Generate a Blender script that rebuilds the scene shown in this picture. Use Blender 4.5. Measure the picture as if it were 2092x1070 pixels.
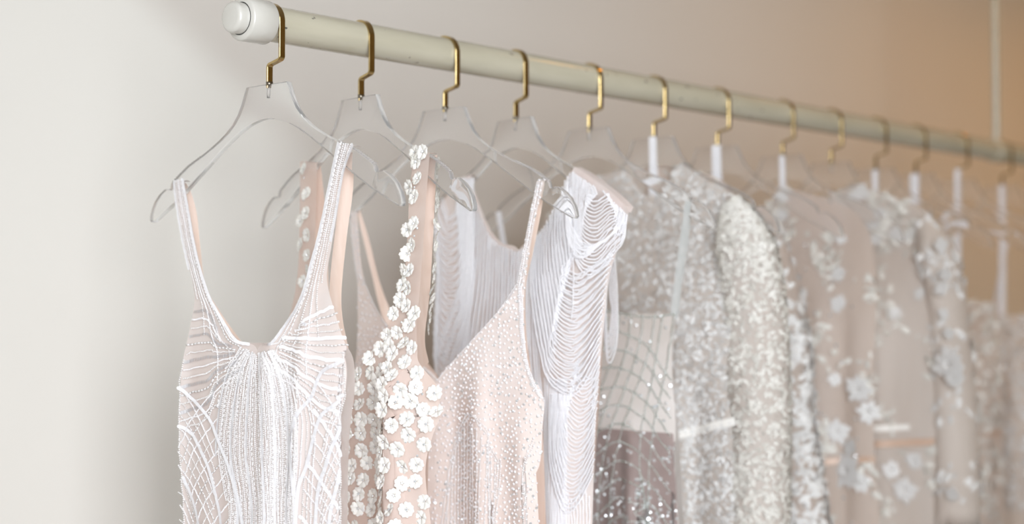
import bpy, bmesh, math, random
import numpy as np
from mathutils import Matrix, Vector

# ------------------------------------------------------------------ camera, light
for o in list(bpy.data.objects):
    bpy.data.objects.remove(o, do_unlink=True)
scene = bpy.context.scene
COL = scene.collection
random.seed(4)
rng = np.random.default_rng(7)

F, CX, CY = 3219.0, 1046.0, 535.0          # focal length in px of the 2092 x 1070 frame
PITCH = math.atan(110 / F)
CH = 1.42                                   # eye height
TH = math.radians(42.097)                   # rail direction off the viewing direction
A = np.array([math.sin(TH), math.cos(TH), 0.0])      # along the rail, away
D = np.array([math.cos(TH), -math.sin(TH), 0.0])     # across the rail, towards the camera
O1 = np.array([-0.2676, 1.73, CH])

cam_d = bpy.data.cameras.new('camera')
cam = bpy.data.objects.new('camera', cam_d)
COL.objects.link(cam)
cam.location = (0, 0, CH)
cam.rotation_euler = (math.pi / 2 + PITCH, 0, 0)
cam_d.sensor_width = 36.0
cam_d.lens = F / 2092 * 36.0
cam_d.clip_start = 0.05
cam_d.dof.use_dof = True
cam_d.dof.focus_distance = 1.70
cam_d.dof.aperture_fstop = 2.3
scene.camera = cam

scene.view_settings.view_transform = 'Standard'
scene.view_settings.look = 'None'
scene.view_settings.gamma = 1.0
scene.view_settings.use_curve_mapping = False
scene.view_settings.exposure = 0.0

world = bpy.data.worlds.new('world')
scene.world = world
world.use_nodes = True
bg = world.node_tree.nodes['Background']
bg.inputs['Color'].default_value = (1.0, 0.68, 0.32, 1)
bg.inputs['Strength'].default_value = 0.18


def W(t, n, z):
    """room coordinates: t along the rail, n across it (towards the camera), z above the floor"""
    p = O1 + A * t + D * n
    return Vector((p[0], p[1], z))


def look(o, target):
    o.rotation_euler = (Vector(target) - o.location).to_track_quat('-Z', 'Y').to_euler()


def lamp(name, kind, loc, target, energy, color, **kw):
    l = bpy.data.lights.new(name, kind)
    l.energy = energy
    l.color = color
    for k, v in kw.items():
        setattr(l, k, v)
    o = bpy.data.objects.new(name, l)
    COL.objects.link(o)
    o.location = loc
    look(o, target)
    return o


WALL_N, LEFT_T, CEIL = -0.45, -1.7, 3.3
SUN_K, SUN_S = 2.0, 0.62
sun_dir = A * SUN_K - D * 1.0 + np.array([0, 0, -SUN_K * SUN_S])
COOL = (0.89, 0.94, 1.0)
lamp('sun', 'SUN', W(-3, 2, 4), W(-3, 2, 4) + Vector(sun_dir), 2.0, (0.77, 0.93, 1.0), angle=math.radians(1.5))
lamp('window_daylight', 'AREA', W(LEFT_T + 0.12, 1.35, 1.75), W(0.0, -0.1, 1.45), 16.5, COOL,
     shape='RECTANGLE', size=1.5, size_y=2.0, spread=math.radians(90))
lamp('shop_front_daylight', 'AREA', W(-1.75, 2.5, 1.7), W(-0.2, 0.0, 1.4), 37, COOL,
     shape='RECTANGLE', size=2.2, size_y=1.8, spread=math.radians(80))
for t, n in [(1.5, 0.35), (2.3, 0.35), (3.1, 0.3), (3.9, 0.3)]:
    lamp('warm_downlight', 'SPOT', W(t, n, 2.6), W(t + 0.1, WALL_N, 0.6), (6.0 if t < 2 else 13.0), (1.0, 0.44, 0.03),
         spot_size=math.radians(125), spot_blend=1.0, shadow_soft_size=0.05)
for t in (0.75, 1.05, 1.35):
    lamp('warm_downlight', 'SPOT', W(t, 0.75, 3.2), W(t, 0.10, 1.2), 1.5, (1.0, 0.66, 0.34),
         spot_size=math.radians(60), spot_blend=0.9, shadow_soft_size=0.02)

# ------------------------------------------------------------------ mapping photo points onto the hanger planes
NECK_PX = [548, 736, 908, 1053, 1203, 1335, 1465, 1597.6, 1697, 1787.5, 1869, 1955, 2045]
YAW = [math.radians(v) for v in (-0.6, 7.5, 0, 10, 2, 1, -1, 0, 2, -1, 1, 0, 1)]
NECK_Z = 0.2545


def ray(x, y):
    v0, v1, v2 = (x - CX) / F, 1.0, (CY - y) / F
    c, s = math.cos(PITCH), math.sin(PITCH)
    return np.array([v0, v1 * c - v2 * s, v1 * s + v2 * c])


CAM = np.array([0, 0, CH])
FR = []
for px, yaw in zip(NECK_PX, YAW):
    r = ray(px, 300)
    u = r[0] / r[1]
    t = (u * O1[1] - O1[0]) / (A[0] - u * A[1])
    th = TH + yaw
    ax = np.array([math.cos(th), -math.sin(th), 0])
    ay = np.array([math.sin(th), math.cos(th), 0])
    org = O1 + A * t + np.array([0, 0, NECK_Z])
    FR.append((org, ax, ay, th, t))


def loc(i, x, y, off=0.0):
    """photo pixel -> (s, z) in the plane of hanger i, shifted by off along the rail"""
    org, ax, ay, th, t = FR[i]
    o = org + ay * off
    r = ray(x, y)
    k = (o - CAM).dot(ay) / r.dot(ay)
    p = CAM + k * r - o
    return p.dot(ax), p[2]


def on_surface(i, x, y, off):
    o = -0.01
    for _ in range(5):
        s, z = loc(i, x, y, o)
        o = off(s, z)
    return np.array([s, o, z])


def spline(pts, n):
    """n+1 points through the knots (centripetal-ish Catmull-Rom, uniform in knot index by arc length)"""
    P = np.asarray(pts, float)
    if len(P) == 2:
        return P[0] + np.linspace(0, 1, n + 1)[:, None] * (P[1] - P[0])
    Q = np.vstack([2 * P[0] - P[1], P, 2 * P[-1] - P[-2]])
    out = []
    m = len(P) - 1
    for f in np.linspace(0, m, n + 1):
        k = min(int(f), m - 1)
        t = f - k
        p0, p1, p2, p3 = Q[k], Q[k + 1], Q[k + 2], Q[k + 3]
        out.append(0.5 * (2 * p1 + (p2 - p0) * t + (2 * p0 - 5 * p1 + 4 * p2 - p3) * t * t + (3 * p1 - p0 - 3 * p2 + p3) * t ** 3))
    return np.array(out)


def resample(P, step):
    d = np.r_[0, np.cumsum(np.linalg.norm(np.diff(P, axis=0), axis=1))]
    n = max(2, int(d[-1] / step))
    q = np.linspace(0, d[-1], n + 1)
    return np.stack([np.interp(q, d, P[:, k]) for k in range(3)], 1)


# ------------------------------------------------------------------ materials
MATS = {}


def principled(name, color, rough=0.5, metallic=0.0, **kw):
    m = bpy.data.materials.new(name)
    m.use_nodes = True
    b = m.node_tree.nodes['Principled BSDF']
    b.inputs['Base Color'].default_value = (*color, 1)
    b.inputs['Roughness'].default_value = rough
    b.inputs['Metallic'].default_value = metallic
    for k, v in kw.items():
        b.inputs[k].default_value = v
    MATS[name] = m
    return m, m.node_tree, b


def noise_color(nt, b, c0, c1, scale, lo=0.35, hi=0.65, detail=3.0, coord='Object', stretch=None):
    tc = nt.nodes.new('ShaderNodeTexCoord')
    n = nt.nodes.new('ShaderNodeTexNoise')
    n.inputs['Scale'].default_value = scale
    n.inputs['Detail'].default_value = detail
    src = tc.outputs[coord]
    if stretch:
        mp = nt.nodes.new('ShaderNodeMapping')
        mp.inputs['Scale'].default_value = stretch
        nt.links.new(src, mp.inputs['Vector'])
        src = mp.outputs['Vector']
    nt.links.new(src, n.inputs['Vector'])
    r = nt.nodes.new('ShaderNodeValToRGB')
    r.color_ramp.elements[0].position = lo
    r.color_ramp.elements[0].color = (*c0, 1)
    r.color_ramp.elements[1].position = hi
    r.color_ramp.elements[1].color = (*c1, 1)
    nt.links.new(n.outputs['Fac'], r.inputs['Fac'])
    nt.links.new(r.outputs['Color'], b.inputs['Base Color'])
    return n, r


def bump(nt, b, scale, strength, dist=0.001, kind='noise', coord='Object'):
    tc = nt.nodes.new('ShaderNodeTexCoord')
    if kind == 'noise':
        n = nt.nodes.new('ShaderNodeTexNoise')
        n.inputs['Detail'].default_value = 3
    else:
        n = nt.nodes.new('ShaderNodeTexVoronoi')
    n.inputs['Scale'].default_value = scale
    nt.links.new(tc.outputs[coord], n.inputs['Vector'])
    bp = nt.nodes.new('ShaderNodeBump')
    bp.inputs['Strength'].default_value = strength
    bp.inputs['Distance'].default_value = dist
    nt.links.new(n.outputs[0], bp.inputs['Height'])
    nt.links.new(bp.outputs['Normal'], b.inputs['Normal'])


def sheer(name, c0, c1, cover, rough=0.7, scale=60, trans=0.35, sheen=0.3, stretch=None):
    """fine net or cloth: partly open weave, partly diffusing light through"""
    m, nt, b = principled(name, c0, rough)
    b.inputs['Sheen Weight'].default_value = sheen
    n, r = noise_color(nt, b, c0, c1, scale, stretch=stretch)
    out = nt.nodes['Material Output']
    tr = nt.nodes.new('ShaderNodeBsdfTranslucent')
    nt.links.new(r.outputs['Color'], tr.inputs['Color'])
    mx = nt.nodes.new('ShaderNodeMixShader')
    mx.inputs['Fac'].default_value = trans
    nt.links.new(b.outputs[0], mx.inputs[1])
    nt.links.new(tr.outputs[0], mx.inputs[2])
    last = mx
    if cover < 1:
        tp = nt.nodes.new('ShaderNodeBsdfTransparent')
        m2 = nt.nodes.new('ShaderNodeMixShader')
        m2.inputs['Fac'].default_value = cover
        nt.links.new(tp.outputs[0], m2.inputs[1])
        nt.links.new(mx.outputs[0], m2.inputs[2])
        last = m2
    nt.links.new(last.outputs[0], out.inputs['Surface'])
    return m


m, nt, b = principled('wall_paint', (0.80, 0.72, 0.635), 0.75)
noise_color(nt, b, (0.62, 0.585, 0.54), (0.645, 0.61, 0.565), 1.3)
bump(nt, b, 160, 0.06)
m, nt, b = principled('floor_stone', (0.6, 0.56, 0.5), 0.45)
noise_color(nt, b, (0.55, 0.5, 0.44), (0.66, 0.62, 0.57), 3)
m, nt, b = principled('cream_enamel', (0.60, 0.575, 0.47), 0.22)
noise_color(nt, b, (0.46, 0.43, 0.335), (0.51, 0.48, 0.38), 9, stretch=(6, 6, 1))
b.inputs['Coat Weight'].default_value = 0.5
b.inputs['Coat Roughness'].default_value = 0.12
# chips and scuffs in the paint of the tube
ramp = b.inputs['Base Color'].links[0].from_node
tc = nt.nodes.new('ShaderNodeTexCoord')
vo = nt.nodes.new('ShaderNodeTexNoise')
vo.inputs['Scale'].default_value = 150
vo.inputs['Detail'].default_value = 2
mp = nt.nodes.new('ShaderNodeMapping')
mp.inputs['Scale'].default_value = (1, 1, 0.45)
nt.links.new(tc.outputs['Object'], mp.inputs['Vector'])
nt.links.new(mp.outputs['Vector'], vo.inputs['Vector'])
rr = nt.nodes.new('ShaderNodeValToRGB')
rr.color_ramp.elements[0].position = 0.705
rr.color_ramp.elements[0].color = (0, 0, 0, 1)
rr.color_ramp.elements[1].position = 0.735
rr.color_ramp.elements[1].color = (1, 1, 1, 1)
nt.links.new(vo.outputs['Fac'], rr.inputs['Fac'])
mc = nt.nodes.new('ShaderNodeMixRGB')
mc.inputs['Color2'].default_value = (0.09, 0.09, 0.085, 1)
nt.links.new(rr.outputs['Color'], mc.inputs['Fac'])
nt.links.new(ramp.outputs['Color'], mc.inputs['Color1'])
nt.links.new(mc.outputs['Color'], b.inputs['Base Color'])
m, nt, b = principled('white_enamel', (0.76, 0.745, 0.69), 0.2)
noise_color(nt, b, (0.56, 0.545, 0.5), (0.61, 0.595, 0.55), 30)
b.inputs['Coat Weight'].default_value = 0.5
m, nt, b = principled('dark_gap', (0.03, 0.03, 0.03), 0.6)
noise_color(nt, b, (0.02, 0.02, 0.02), (0.05, 0.05, 0.045), 90)
m, nt, b = principled('brass', (0.5, 0.37, 0.17), 0.16, 1.0)
noise_color(nt, b, (0.47, 0.345, 0.15), (0.57, 0.44, 0.22), 60)
m, nt, b = principled('dark_bronze', (0.22, 0.19, 0.14), 0.3, 1.0)
noise_color(nt, b, (0.18, 0.15, 0.11), (0.27, 0.24, 0.19), 90)


def acrylic(name, bend, white_mix, ior):
    """polished acrylic: refracting sheet with a mirror-like skin and white mixed in: haze on faces, painted light on edges"""
    m, nt, b = principled(name, (0.98, 0.98, 0.975), 0.0, IOR=ior)
    n, r = noise_color(nt, b, (0.995, 0.995, 0.99), (1.0, 1.0, 0.998), 8)
    b.inputs['Transmission Weight'].default_value = 1.0
    tp = nt.nodes.new('ShaderNodeBsdfTransparent')
    tl = nt.nodes.new('ShaderNodeBsdfTranslucent')
    di = nt.nodes.new('ShaderNodeBsdfDiffuse')
    half = nt.nodes.new('ShaderNodeMixShader')
    half.inputs['Fac'].default_value = 0.7
    nt.links.new(tl.outputs[0], half.inputs[1])
    nt.links.new(di.outputs[0], half.inputs[2])
    mx = nt.nodes.new('ShaderNodeMixShader')
    mx.inputs['Fac'].default_value = bend
    nt.links.new(tp.outputs[0], mx.inputs[1])
    nt.links.new(b.outputs[0], mx.inputs[2])
    m2 = nt.nodes.new('ShaderNodeMixShader')
    m2.inputs['Fac'].default_value = white_mix
    nt.links.new(mx.outputs[0], m2.inputs[1])
    nt.links.new(half.outputs[0], m2.inputs[2])
    nt.links.new(m2.outputs[0], nt.nodes['Material Output'].inputs['Surface'])


acrylic('clear_acrylic', 1.0, 0.07, 1.20)
acrylic('acrylic_lit_edge', 1.0, 0.30, 1.24)  # extra white paints in the light that acrylic pipes to its edges
m, nt, b = principled('clear_silicone', (0.96, 0.94, 0.93), 0.25, IOR=1.4)
b.inputs['Transmission Weight'].default_value = 0.85
noise_color(nt, b, (0.95, 0.93, 0.92), (0.98, 0.97, 0.96), 40)

sheer('blush_tulle', (0.88, 0.79, 0.755), (0.91, 0.835, 0.81), 0.86, scale=40)
sheer('blush_net', (0.91, 0.8, 0.75), (0.94, 0.85, 0.81), 0.9, scale=40)
sheer('peach_net', (0.8, 0.65, 0.575), (0.85, 0.72, 0.655), 0.88, scale=25)
sheer('fringe_ground', (0.9, 0.8, 0.76), (0.92, 0.85, 0.82), 1.0, scale=30)
sheer('greige_net', (0.78, 0.73, 0.69), (0.85, 0.8, 0.77), 0.93, scale=25)
sheer('mauve_lining', (0.36, 0.28, 0.26), (0.43, 0.345, 0.325), 1.0, scale=20)
sheer('beige_tulle', (0.66, 0.56, 0.49), (0.73, 0.64, 0.58), 0.9, scale=14, stretch=(1, 1, 0.2))
sheer('ivory_tulle', (0.74, 0.665, 0.605), (0.8, 0.735, 0.68), 0.9, scale=14, stretch=(1, 1, 0.2))
sheer('white_voile', (0.86, 0.86, 0.88), (0.9, 0.9, 0.92), 0.8, scale=40)
sheer('clear_strap', (0.66, 0.68, 0.67), (0.74, 0.75, 0.74), 0.75, scale=90)
m, nt, b = principled('nude_satin', (0.76, 0.53, 0.41), 0.42)
noise_color(nt, b, (0.8, 0.62, 0.52), (0.86, 0.7, 0.61), 22, stretch=(4, 4, 0.6))
b.inputs['Sheen Weight'].default_value = 0.25
b.inputs['Subsurface Weight'].default_value = 0.0
m, nt, b = principled('cream_satin', (0.82, 0.79, 0.74), 0.35)
noise_color(nt, b, (0.79, 0.76, 0.71), (0.86, 0.84, 0.80), 20)
m, nt, b = principled('taupe_satin', (0.55, 0.38, 0.28), 0.4)
noise_color(nt, b, (0.50, 0.34, 0.25), (0.60, 0.44, 0.34), 20)
m, nt, b = principled('white_piping', (0.90, 0.89, 0.91), 0.55)
noise_color(nt, b, (0.87, 0.86, 0.88), (0.93, 0.92, 0.94), 300)
m, nt, b = principled('pearl', (0.93, 0.905, 0.91), 0.22)
noise_color(nt, b, (0.81, 0.78, 0.785), (0.87, 0.845, 0.855), 200)
b.inputs['Coat Weight'].default_value = 0.6
m, nt, b = principled('sequin', (0.93, 0.925, 0.94), 0.22)
noise_color(nt, b, (0.8, 0.785, 0.8), (0.86, 0.85, 0.865), 260)
m, nt, b = principled('bugle_glass', (0.95, 0.93, 0.925), 0.08)
noise_color(nt, b, (0.8, 0.77, 0.76), (0.87, 0.85, 0.85), 220)
b.inputs['Transmission Weight'].default_value = 0.08
m, nt, b = principled('seed_glass', (0.9, 0.86, 0.85), 0.1)
noise_color(nt, b, (0.8, 0.755, 0.74), (0.87, 0.845, 0.835), 220)
b.inputs['Transmission Weight'].default_value = 0.12
m, nt, b = principled('rope_bead', (0.93, 0.92, 0.935), 0.3)
noise_color(nt, b, (0.84, 0.83, 0.85), (0.89, 0.88, 0.9), 160)
m, nt, b = principled('flower_resin', (0.90, 0.885, 0.85), 0.5)
noise_color(nt, b, (0.75, 0.73, 0.685), (0.81, 0.795, 0.755), 120)
b.inputs['Subsurface Weight'].default_value = 0.12
b.inputs['Subsurface Radius'].default_value = (0.004, 0.003, 0.002)
m, nt, b = principled('rhinestone', (0.80, 0.85, 0.88), 0.06, 0.6)
noise_color(nt, b, (0.8, 0.85, 0.88), (0.95, 0.97, 0.98), 260)
m, nt, b = principled('silver_green_bead', (0.52, 0.55, 0.51), 0.2, 0.75)
noise_color(nt, b, (0.42, 0.46, 0.41), (0.70, 0.74, 0.72), 200)
m, nt, b = principled('lace', (0.88, 0.865, 0.84), 0.6)
noise_color(nt, b, (0.61, 0.585, 0.535), (0.7, 0.68, 0.635), 60)
m, nt, b = principled('white_lace', (0.92, 0.92, 0.93), 0.55)
noise_color(nt, b, (0.62, 0.605, 0.59), (0.71, 0.7, 0.685), 60)
m, nt, b = principled('white_ribbon', (0.88, 0.88, 0.91), 0.5)
noise_color(nt, b, (0.76, 0.76, 0.79), (0.82, 0.82, 0.85), 60)


# ------------------------------------------------------------------ mesh helpers
def mesh_from(name, V, faces, smooth=True):
    me = bpy.data.meshes.new(name)
    me.from_pydata([tuple(v) for v in V], [], faces)
    me.update()
    if smooth:
        me.polygons.foreach_set('use_smooth', [True] * len(me.polygons))
    return me


def mesh_np(name, V, FI, smooth=True):
    """fast mesh from an (n,3) vertex array and a list of (m,k) face index arrays"""
    me = bpy.data.meshes.new(name)
    V = np.asarray(V, np.float32)
    me.vertices.add(len(V))
    me.vertices.foreach_set('co', V.ravel())
    loops = np.concatenate([f.ravel() for f in FI]).astype(np.int32)
    tot = np.concatenate([np.full(len(f), f.shape[1], np.int32) for f in FI])
    start = np.r_[0, np.cumsum(tot)[:-1]].astype(np.int32)
    me.loops.add(len(loops))
    me.loops.foreach_set('vertex_index', loops)
    me.polygons.add(len(tot))
    me.polygons.foreach_set('loop_start', start)
    me.polygons.foreach_set('loop_total', tot)
    me.polygons.foreach_set('use_smooth', np.full(len(tot), smooth))
    me.update(calc_edges=True)
    me.validate()
    return me


def obj(name, me, mat, parent=None, kind=None):
    o = bpy.data.objects.new(name, me)
    COL.objects.link(o)
    if mat and me and not me.materials:
        me.materials.append(MATS[mat])
    if parent:
        o.parent = parent
    if kind:
        o['kind'] = kind
    return o


def thing(name, label, cat, i=None, at=None, rotz=0.0, group=None):
    o = bpy.data.objects.new(name, None)
    o.empty_display_size = 0.05
    COL.objects.link(o)
    if i is not None:
        org, ax, ay, th, t = FR[i]
        o.location = org
        o.rotation_euler = (0, 0, -th)
    else:
        o.location = at
        o.rotation_euler = (0, 0, rotz)
    o['label'] = label
    o['category'] = cat
    if group:
        o['group'] = group
    return o


def uv_sphere(seg, rings):
    V = [(0, 0, 1)]
    for r in range(1, rings):
        p = math.pi * r / rings
        for k in range(seg):
            a = 2 * math.pi * k / seg
            V.append((math.sin(p) * math.cos(a), math.sin(p) * math.sin(a), math.cos(p)))
    V.append((0, 0, -1))
    T, Q = [], []
    for k in range(seg):
        T.append((0, 1 + k, 1 + (k + 1) % seg))
        e = 1 + (rings - 2) * seg
        T.append((len(V) - 1, e + (k + 1) % seg, e + k))
    for r in range(rings - 2):
        for k in range(seg):
            a0 = 1 + r * seg
            Q.append((a0 + k, a0 + seg + k, a0 + seg + (k + 1) % seg, a0 + (k + 1) % seg))
    return np.array(V, float), [np.array(T), np.array(Q)]


def disc(n):
    V = [(math.cos(2 * math.pi * k / n), math.sin(2 * math.pi * k / n), 0) for k in range(n)]
    return np.array(V, float), [np.array([list(range(n))])]


def prism(n):
    V = [(math.cos(2 * math.pi * k / n), math.sin(2 * math.pi * k / n), z) for z in (-1, 1) for k in range(n)]
    Q = [(k, (k + 1) % n, n + (k + 1) % n, n + k) for k in range(n)]
    return np.array(V, float), [np.array(Q), np.array([list(range(n - 1, -1, -1)), list(range(n, 2 * n))])]


def gem():
    n = 6
    V = [(math.cos(2 * math.pi * k / n), math.sin(2 * math.pi * k / n), 0) for k in range(n)]
    V += [(0.55 * math.cos(2 * math.pi * (k + .5) / n), 0.55 * math.sin(2 * math.pi * (k + .5) / n), 0.55) for k in range(n)]
    T = []
    for k in range(n):
        T += [(k, (k + 1) % n, n + k), ((k + 1) % n, n + (k + 1) % n, n + k)]
    return np.array(V, float), [np.array(T), np.array([list(range(n, 2 * n))])]


SPH = uv_sphere(7, 4)
SPH_LO = uv_sphere(5, 3)
DISC = disc(8)
PRISM = prism(5)
GEM = gem()


def stamp(name, tpl, pos, basis, smooth=True):
    """copy a template at every position with its 3x3 basis (columns = axes incl. scale) into one mesh"""
    TV, TF = tpl
    pos = np.asarray(pos)
    basis = np.asarray(basis)
    n, k = len(pos), len(TV)
    V = (np.einsum('nij,kj->nki', basis, TV) + pos[:, None, :]).reshape(-1, 3)
    FI = []
    for f in TF:
        if len(f):
            FI.append((f[None, :, :] + (np.arange(n) * k)[:, None, None]).reshape(-1, f.shape[1]))
    return mesh_np(name, V, FI, smooth)


def norm(v):
    v = np.asarray(v, float)
    return v / np.maximum(np.linalg.norm(v, axis=-1, keepdims=True), 1e-9)


def frames(zdir, hint):
    """bases with third axis = zdir and first axis near hint"""
    z = norm(zdir)
    x = hint - (hint * z).sum(-1, keepdims=True) * z
    x = norm(x)
    y = np.cross(z, x)
    return np.stack([x, y, z], -1)


class Patch:
    """cloth surface ruled between two photo-traced edges, lying on the garment's own depth profile"""

    def __init__(self, i, EA, EB, off, nu=24, nv=70, wrap=False, drop=None, flare=1.05, side=-1):
        a = spline(EA, nv)
        b = spline(EB, nv)
        P = np.zeros((nv + 1, nu + 1, 3))
        for r in range(nv + 1):
            for c in range(nu + 1):
                q = a[r] + (b[r] - a[r]) * c / nu
                P[r, c] = on_surface(i, q[0], q[1], off)
        if wrap:                                     # strap end laid over the hanger bar
            e0 = P[0] + np.array([0, 0, 0.0012])
            e0[:, 1] = 0
            e1 = P[0].copy()
            e1[:, 1] = -P[0][:, 1] * 0.9
            P = np.concatenate([e1[None], e0[None], P])
        if drop is not None:
            last = P[-1]
            cx = last[:, 0].mean()
            cy = last[:, 1].mean()
            rows = []
            for f in np.linspace(0, 1, 9)[1:]:
                r = last.copy()
                k = 1 + (flare - 1) * f
                r[:, 0] = cx + (last[:, 0] - cx) * k
                r[:, 1] = last[:, 1] * k
                r[:, 2] = last[:, 2] + (drop - last[:, 2]) * f
                rows.append(r)
            P = np.concatenate([P, np.array(rows)])
        self.P = P
        self.nv, self.nu = P.shape[0] - 1, P.shape[1] - 1
        self.i, self.off, self.side = i, off, side
        du = np.gradient(P, axis=1)
        dv = np.gradient(P, axis=0)
        N = norm(np.cross(du, dv))
        flip = np.sign(N[..., 1:2]) != side
        self.N = np.where(flip, -N, N)

    def mesh(self, name):
        R, C = self.nv + 1, self.nu + 1
        idx = np.arange(R * C).reshape(R, C)
        Q = np.stack([idx[:-1, :-1], idx[:-1, 1:], idx[1:, 1:], idx[1:, :-1]], -1).reshape(-1, 4)
        return mesh_np(name, self.P.reshape(-1, 3), [Q])

    def at(self, u, v):
        """u 0..1 across, v in rows"""
        v = np.clip(v, 0, self.nv - 1e-6)
        u = np.clip(u, 0, 1 - 1e-9) * self.nu
        r, c = v.astype(int), u.astype(int)
        fv, fu = (v - r)[:, None], (u - c)[:, None]

        def bl(G):
            return (G[r, c] * (1 - fu) + G[r, c + 1] * fu) * (1 - fv) + (G[r + 1, c] * (1 - fu) + G[r + 1, c + 1] * fu) * fv
        return bl(self.P), norm(bl(self.N))

    def scatter(self, n, mind=0.0, zmin=-0.62, dens=None):
        """random points over the area, at least mind apart, above zmin"""
        P = self.P
        ar = np.linalg.norm(np.cross(P[1:, :-1] - P[:-1, :-1], P[:-1, 1:] - P[:-1, :-1]), axis=-1)
        ar = ar * (P[:-1, :-1, 2] > zmin)
        w = (ar / ar.sum()).ravel()
        c = rng.choice(len(w), size=n, p=w)
        v = c // self.nu + rng.random(n)
        u = (c % self.nu + rng.random(n)) / self.nu
        p, nn = self.at(u, v)
        if dens is not None:
            k = rng.random(n) < dens(p)
            p, nn = p[k], nn[k]
        if mind > 0:
            keep = []
            grid = {}
            for q in range(len(p)):
                key = tuple((p[q] / mind).astype(int))
                ok = True
                for dx in (-1, 0, 1):
                    for dy in (-1, 0, 1):
                        for dz in (-1, 0, 1):
                            for j in grid.get((key[0] + dx, key[1] + dy, key[2] + dz), ()):
                                if np.sum((p[j] - p[q]) ** 2) < mind * mind:
                                    ok = False
                if ok:
                    keep.append(q)
                    grid.setdefault(key, []).append(q)
            p, nn = p[keep], nn[keep]
        return p, nn


def surf_normal(off, p, side=-1):
    e = 0.002
    ds = (off(p[0] + e, p[2]) - off(p[0] - e, p[2])) / (2 * e)
    dz = (off(p[0], p[2] + e) - off(p[0], p[2] - e)) / (2 * e)
    return norm(np.array([ds, -1.0, dz]) * (1 if side < 0 else -1))


def path3(i, pts, off, lift=0.0015, jit=0.0):
    n = max(6, 4 * len(pts))
    q = spline(pts, n)
    P = np.array([on_surface(i, x, y, off) for x, y in q])
    if jit:
        w = rng.normal(0, jit, (len(P), 2))
        P[:, 0] += w[:, 0]
        P[:, 2] += w[:, 1]
    P[:, 1] -= lift
    return P


def beads(name, P, kind, off, parent, mat=None, size=1.0):
    """one strand of beads / sequins / bugles sewn along the path P"""
    step = {'pearl': 0.0023, 'sequin': 0.0019, 'bugle': 0.0054, 'seed': 0.0024, 'rope': 0.0021}[kind] * size
    R = resample(P, step)
    T = norm(np.gradient(R, axis=0))
    N = np.array([surf_normal(off, p) for p in R])
    n = len(R)
    if kind in ('pearl', 'seed', 'rope'):
        r = step * 0.53 * (0.95 + 0.1 * rng.random(n))
        if kind == 'seed':
            r *= 0.85
        B = np.eye(3)[None] * r[:, None, None]
        me = stamp(name, SPH if kind != 'rope' else SPH_LO, R, B)
        mat = mat or {'pearl': 'pearl', 'seed': 'seed_glass', 'rope': 'rope_bead'}[kind]
    elif kind == 'sequin':
        tilt = norm(N + T * (0.30 + 0.25 * rng.random((n, 1))))
        B = frames(tilt, T) * (0.0021 * size)
        me = stamp(name, DISC, R + N * 0.0004, B)
        mat = mat or 'sequin'
    else:
        B = frames(norm(T + rng.normal(0, 0.08, (n, 3))), N)
        B = B * np.array([0.00095, 0.00095, step * 0.44])[None, None, :] * np.array([size, size, 1])[None, None, :]
        me = stamp(name, PRISM, R, B)
        mat = mat or 'bugle_glass'
    return obj(name, me, mat, parent)


def ribbon(i, pts, width, off, parent, name, mat, thick=0.0006, lean=None):
    """flat strip of cloth along a photo-traced centreline, given width in metres"""
    P = np.array([on_surface(i, x, y, off) for x, y in spline(pts, max(8, 6 * len(pts)))])
    T = norm(np.gradient(P, axis=0))
    side = norm(np.cross(T, np.array([0, 1.0, 0])))
    if lean is not None:
        side = norm(side + np.array([0, lean, 0]))
    nrm = np.cross(side, T)
    V, Q = [], []
    for k in range(len(P)):
        for a, bb in ((-1, -1), (1, -1), (1, 1), (-1, 1)):
            V.append(P[k] + side[k] * a * width / 2 + nrm[k] * bb * thick / 2)
    for k in range(len(P) - 1):
        for c in range(4):
            Q.append((4 * k + c, 4 * k + (c + 1) % 4, 4 * k + 4 + (c + 1) % 4, 4 * k + 4 + c))
    e = 4 * (len(P) - 1)
    Q += [(3, 2, 1, 0), (e, e + 1, e + 2, e + 3)]
    return obj(name, mesh_np(name, np.array(V), [np.array(Q)], smooth=False), mat, parent)


def tube_between(i, EA, EB, depth, yc, parent, name, mat, nv=40, ns=20, drop=None, fold=0.0):
    """sleeve: elliptical tube whose silhouette edges are the two traced edges"""
    a, b = spline(EA, nv), spline(EB, nv)
    rows, cs = [], []
    flat = lambda s, z: yc
    for r in range(nv + 1):
        pa, pb = on_surface(i, a[r][0], a[r][1], flat), on_surface(i, b[r][0], b[r][1], flat)
        c, h = (pa + pb) / 2, (pb - pa) / 2
        dep = depth * min(1.0, 0.35 + r / 8)
        rows.append([c + h * math.cos(q) * (1 + fold * math.sin(5 * q + r * 0.2)) + np.array([0, -dep * math.sin(q), 0])
                     for q in np.linspace(0, 2 * math.pi, ns, endpoint=False)])
    P = np.array(rows)
    if drop is not None:
        ext = P[-1].copy()
        ext[:, 2] += drop - ext[:, 2].mean()
        P = np.concatenate([P, ext[None]])
    R, C = P.shape[:2]
    idx = np.arange(R * C).reshape(R, C)
    nx = np.roll(idx, -1, axis=1)
    Q = np.stack([idx[:-1], nx[:-1], nx[1:], idx[1:]], -1).reshape(-1, 4)
    o = obj(name, mesh_np(name, P.reshape(-1, 3), [Q]), mat, parent)
    return o, P


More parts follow.
